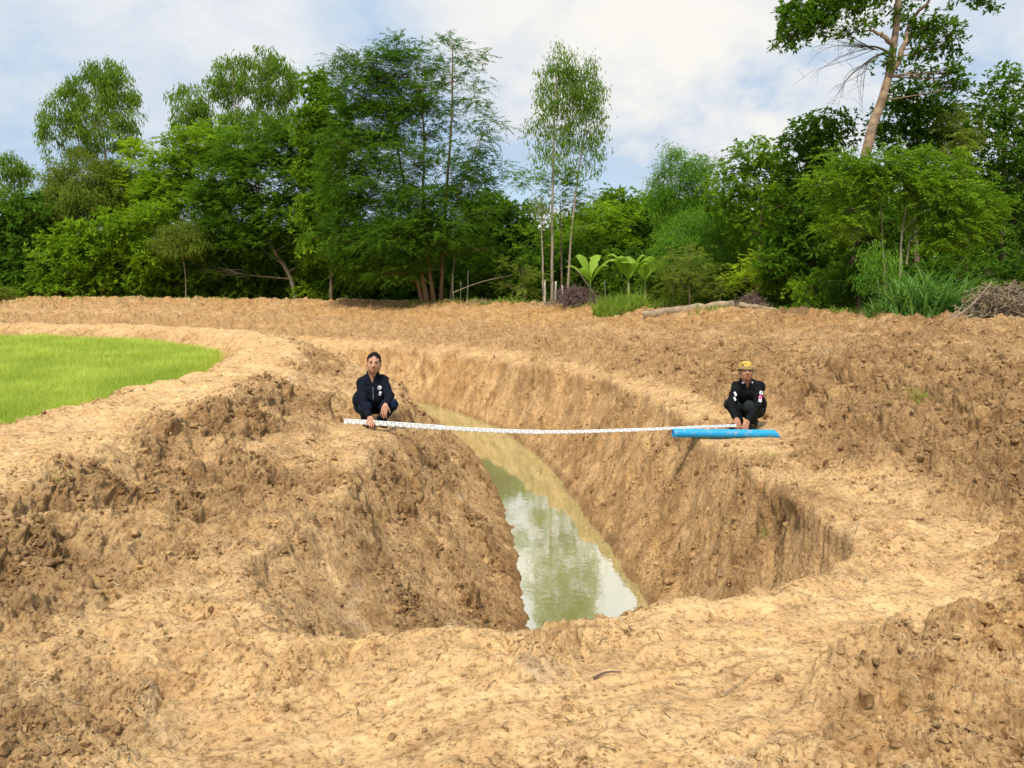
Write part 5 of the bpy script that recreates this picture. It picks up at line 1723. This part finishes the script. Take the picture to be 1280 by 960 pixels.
rA, JA, hcA, HRA, jkA = build_man(manA)
b_ = patch('chest_badge', rA, jkA, .092, .530, .050, .052, M_wp, disc=True)
patch('badge_emblem', b_, jkA, .088, .528, .022, .028, M_gp, disc=True, off=.0065)
patch('chest_emblem', rA, jkA, .100, .455, .028, .050, M_wp, ang=-.15)
patch('button_placket', rA, jkA, .012, .46, .006, .16, M_gp, off=.004)
rB, JB, hcB, HRB, jkB = build_man(manB)
p_ = patch('sleeve_patch', rB, jkB, .150, .500, .050, .040, M_wp, ang=-.35)
patch('patch_emblem', p_, jkB, .150, .500, .020, .022, M_gp, ang=-.35, off=.0065)
patch('sleeve_flag', rB, jkB, .133, .448, .050, .042, M_pink, ang=-.35)
patch('sleeve_flag_stripe', rB, jkB, .120, .405, .046, .036, M_wp, ang=-.35)
patch('sleeve_patch', rB, jkB, -.165, .475, .026, .050, M_wp, ang=.3)
patch('sleeve_flag', rB, jkB, -.180, .415, .026, .045, M_wp, ang=.3)
patch('collar_tip', rB, jkB, -.070, .625, .034, .022, M_wp, ang=.6)
patch('collar_tip', rB, jkB, .045, .628, .022, .022, M_wp, ang=-.6)


def bucket_hat(root, hc, HR):
    n = 40
    rings = [(.0, .136), (.045, .134), (.070, .124), (.082, .106), (.088, .080), (.091, .062), (.094, .059), (.100, .055), (.114, .036), (.121, .022), (.119, .018), (.110, .030), (.089, .050)]
    a = np.arange(n) * 6.28318 / n
    V = []
    for i, (r, z) in enumerate(rings):
        wob = 1 + .03 * np.sin(a * 3 + i) + .02 * np.sin(a * 7 + 1.3 * i)
        zz = z + (.008 * np.sin(a * 2 + .8) if r > .1 else 0)
        V.append(np.stack([np.cos(a) * r * .98 * wob, np.sin(a) * r * 1.12 * wob + .012, zz + 0 * a], 1))
    V = np.concatenate(V)
    F = np.array([(i * n + k, i * n + (k + 1) % n, (i + 1) * n + (k + 1) % n, (i + 1) * n + k) for i in range(len(rings) - 1) for k in range(n)])
    V = V * np.array([.93, .93, .95])
    W_ = V @ HR.T.astype(float) + hc
    crown_f = F[: 6 * n]; brim_f = F[6 * n:]
    m, t, b = new_mat('yellow_hat_cloth')
    tc = N(t, 'ShaderNodeTexCoord')
    nn = N(t, 'ShaderNodeTexNoise', i_Scale=26.0, i_Detail=3)
    L(t, tc.outputs['Object'], nn.inputs['Vector'])
    r = ramp(t, [(.42, (0.55, 0.32, 0.04)), (.56, (0.60, 0.38, 0.06)), (.60, (0.16, 0.10, 0.04))], nn.outputs[0])
    L(t, r.outputs[0], b.inputs['Base Color']); b.inputs['Roughness'].default_value = .85
    hat = bpy.data.objects.new('bucket_hat', None)
    COL.objects.link(hat); hat.parent = root
    mesh_np('hat_crown', W_, crown_f, m, hat, True)
    m2, t, b = new_mat('hat_brim_cloth')
    geo = N(t, 'ShaderNodeNewGeometry')
    c = mixc(t, geo.outputs['Backfacing'], (0.62, 0.42, 0.12), (0.02, 0.018, 0.02))
    L(t, c, b.inputs['Base Color']); b.inputs['Roughness'].default_value = .85
    top = brim_f[: 3 * n]; und = brim_f[3 * n:]
    mesh_np('hat_brim', W_, top, simple_mat('brim_top', (0.24, 0.165, 0.07), .85, .1, .5, 40), hat, True)
    mesh_np('brim_underside', W_, und, simple_mat('brim_underside', (0.02, 0.018, 0.02), .9, .1), hat, True)  # near-black colour on the brim's underside


bucket_hat(rB, hcB, HRB)

# ------------------------------------------------------------------ measuring staff and blue pipe
M_staff = simple_mat('white_staff', (0.80, 0.79, 0.77), .45, .4, .05, 12)
M_blk = simple_mat('black_marking', (0.13, 0.13, 0.15), .5, .3)
M_red = simple_mat('red_marking', (0.55, 0.03, 0.03), .5, .3)
M_pipe = simple_mat('blue_plastic_pipe', (0.010, 0.30, 0.60), .42, .4, .10, 7)
_t = M_pipe.node_tree
_b = _t.nodes['Principled BSDF']
_n = N(_t, 'ShaderNodeTexNoise', i_Scale=11.0, i_Detail=9, i_Roughness=0.75)
L(_t, N(_t, 'ShaderNodeTexCoord').outputs['Object'], _n.inputs['Vector'])
_m = ramp(_t, [(.56, (0, 0, 0)), (.66, (1, 1, 1))], _n.outputs[0])
_c = mixc(_t, _m.outputs[0], (0.010, 0.29, 0.58), (0.40, 0.30, 0.17))
L(_t, _c, _b.inputs['Base Color'])
M_pin = simple_mat('pipe_inside', (0.010, 0.20, 0.42), .6, .3)


def staff():
    Yd = 9.615
    raw = [(430, 526.5), (455, 527.8), (480, 529.3), (540, 533.8), (600, 537.6), (650, 539.6), (700, 540.2), (760, 538.6), (820, 536.4), (870, 534.0), (920, 532.0)]
    P = smooth_line([at(a, b, Yd) for a, b in raw], 220)
    s = np.concatenate([[0], np.cumsum(np.linalg.norm(np.diff(P, axis=0), axis=1))])
    Ltot = s[-1]
    root = empty('measuring_staff', P[0], 'long white levelling staff with black markings held across the ditch by both men', 'measuring staff')
    o = np.array(root.location)

    def pt(q):
        return np.array([np.interp(q, s, P[:, k]) for k in range(3)])
    ends = [0, Ltot * .25, Ltot * .5, Ltot * .75, Ltot]
    sec = [(.060, .028), (.049, .023), (.041, .019), (.035, .015)]
    for i in range(4):
        a, b = ends[i], ends[i + 1]
        h, d = sec[i]
        qs = np.linspace(a - (0.03 if i else 0), b, 24)
        ring = []
        for q in qs:
            c = pt(q) - o
            bv = .003
            for (yy, zz) in ((-d / 2 + bv, -h / 2), (-d / 2, -h / 2 + bv), (-d / 2, h / 2 - bv), (-d / 2 + bv, h / 2), (d / 2 - bv, h / 2), (d / 2, h / 2 - bv), (d / 2, -h / 2 + bv), (d / 2 - bv, -h / 2)):
                ring.append((c[0], c[1] + yy, c[2] + zz))
        V = np.array(ring)
        n = len(qs)
        F = [(k * 8 + j, k * 8 + (j + 1) % 8, (k + 1) * 8 + (j + 1) % 8, (k + 1) * 8 + j) for k in range(n - 1) for j in range(8)]
        V = np.vstack([V, V[:8].mean(0), V[-8:].mean(0)])
        cap = [(j, (j + 1) % 8, n * 8) for j in range(8)] + [((n - 1) * 8 + j, (n - 1) * 8 + (j + 1) % 8, n * 8 + 1) for j in range(8)]
        so = mesh_np('staff_section', V, [np.array(F), np.array(cap)], M_staff, root)
        # E-shaped graduation blocks on the face towards the camera
        MV, MF = [], []
        QF, RF = [], []

        def block(q0, q1, z0, z1, red):
            p0, p1 = pt(q0) - o, pt(q1) - o
            y = -d / 2 - .0012
            vv = [(p0[0], p0[1] + y, p0[2] + z0), (p1[0], p1[1] + y, p1[2] + z0), (p1[0], p1[1] + y, p1[2] + z1), (p0[0], p0[1] + y, p0[2] + z1)]
            QF.append(tuple(range(len(MV), len(MV) + 4)))
            MV.extend(vv)
        q = math.ceil(a / .05) * .05
        while q < b - .05:
            k = round(q / .05)
            up = k % 2 == 0
            red = False
            z0, z1 = (h * .10, h * .40) if up else (-h * .40, -h * .10)
            for t_ in (0, .04):
                block(q + t_, q + t_ + .0075, z0, z1, red)
            e0 = z1 if up else z0 - h * .06
            block(q, q + .0475, e0, e0 + h * .06, red)
            q += .05
        # decimetre figures
        first = math.ceil(a / .1)
        for dm in range(first, int(b / .1)):
            q = dm * .1 + .052
            if q > b - .06:
                continue
            cu = bpy.data.curves.new('figures', 'FONT')
            cu.body = '%02d' % dm
            cu.size = h * .42
            cu.resolution_u = 2
            cu.align_x = 'LEFT'
            tmp = bpy.data.objects.new('tmp', cu)
            COL.objects.link(tmp)
            dg = bpy.context.evaluated_depsgraph_get()
            me = bpy.data.meshes.new_from_object(tmp.evaluated_get(dg))
            bpy.data.objects.remove(tmp)
            vv = np.array([v.co[:] for v in me.vertices]) if len(me.vertices) else np.zeros((0, 3))
            ff = [tuple(p.vertices) for p in me.polygons]
            bpy.data.meshes.remove(me)
            up = round(dm * 2) % 2 == 0
            c = pt(q) - o
            zc = -h * .30
            NV = np.stack([c[0] + vv[:, 0] * .8 + .0, np.full(len(vv), c[1] - d / 2 - .0016), c[2] + zc + vv[:, 1] * .8], 1)
            base = len(MV)
            MV.extend(NV.tolist())
            RF.extend([tuple(base + j for j in f) for f in ff])
        me = bpy.data.meshes.new('graduation_marks')
        me.from_pydata([tuple(v) for v in MV], [], QF + RF)
        me.materials.append(M_blk)
        ob = bpy.data.objects.new('graduation_marks', me)
        COL.objects.link(ob); ob.parent = so
    return P


staff()


def pipe():
    Yd = 9.44
    a, b = at(841, 541.3, Yd), at(972, 542.6, Yd + .02)
    R, r = .054, .047
    root = empty('blue_pipe', ((a + b) / 2), 'bright blue plastic pipe lying on the ditch edge before the man in the yellow hat', 'pipe')
    o = np.array(root.location)
    n = 32
    T = nrm(b - a); up = np.array([0, 0, 1.0]); sdv = nrm(np.cross(T, up)); up = np.cross(sdv, T)
    ang = np.arange(n) * 6.28318 / n
    V = []
    m = 26
    for i in range(m):
        t = i / (m - 1)
        for rr in (R, r):
            for g_ in ang:
                p = a + (b - a) * t
                # the right end is cut on a slant; a slight crease runs along the pipe
                if i == m - 1:
                    p = p + T * (.045 * -math.sin(g_) + .0)
                V.append(p + rr * (math.cos(g_) * sdv + math.sin(g_) * up) - o)
    V = np.array(V)
    F, FI = [], []
    for i in range(m - 1):
        for k in range(n):
            k2 = (k + 1) % n
            q = i * 2 * n
            F.append((q + k, q + k2, q + 2 * n + k2, q + 2 * n + k))
            FI.append((q + n + k2, q + n + k, q + 3 * n + k, q + 3 * n + k2))
    for e, sg in ((0, 1), ((m - 1) * 2 * n, -1)):
        for k in range(n):
            k2 = (k + 1) % n
            F.append((e + k, e + n + k, e + n + k2, e + k2) if sg > 0 else (e + k, e + k2, e + n + k2, e + n + k))
    mesh_np('pipe_wall', V, np.array(F), M_pipe, root, True)
    mesh_np('pipe_bore', V, np.array(FI), M_pin, root, True)


pipe()
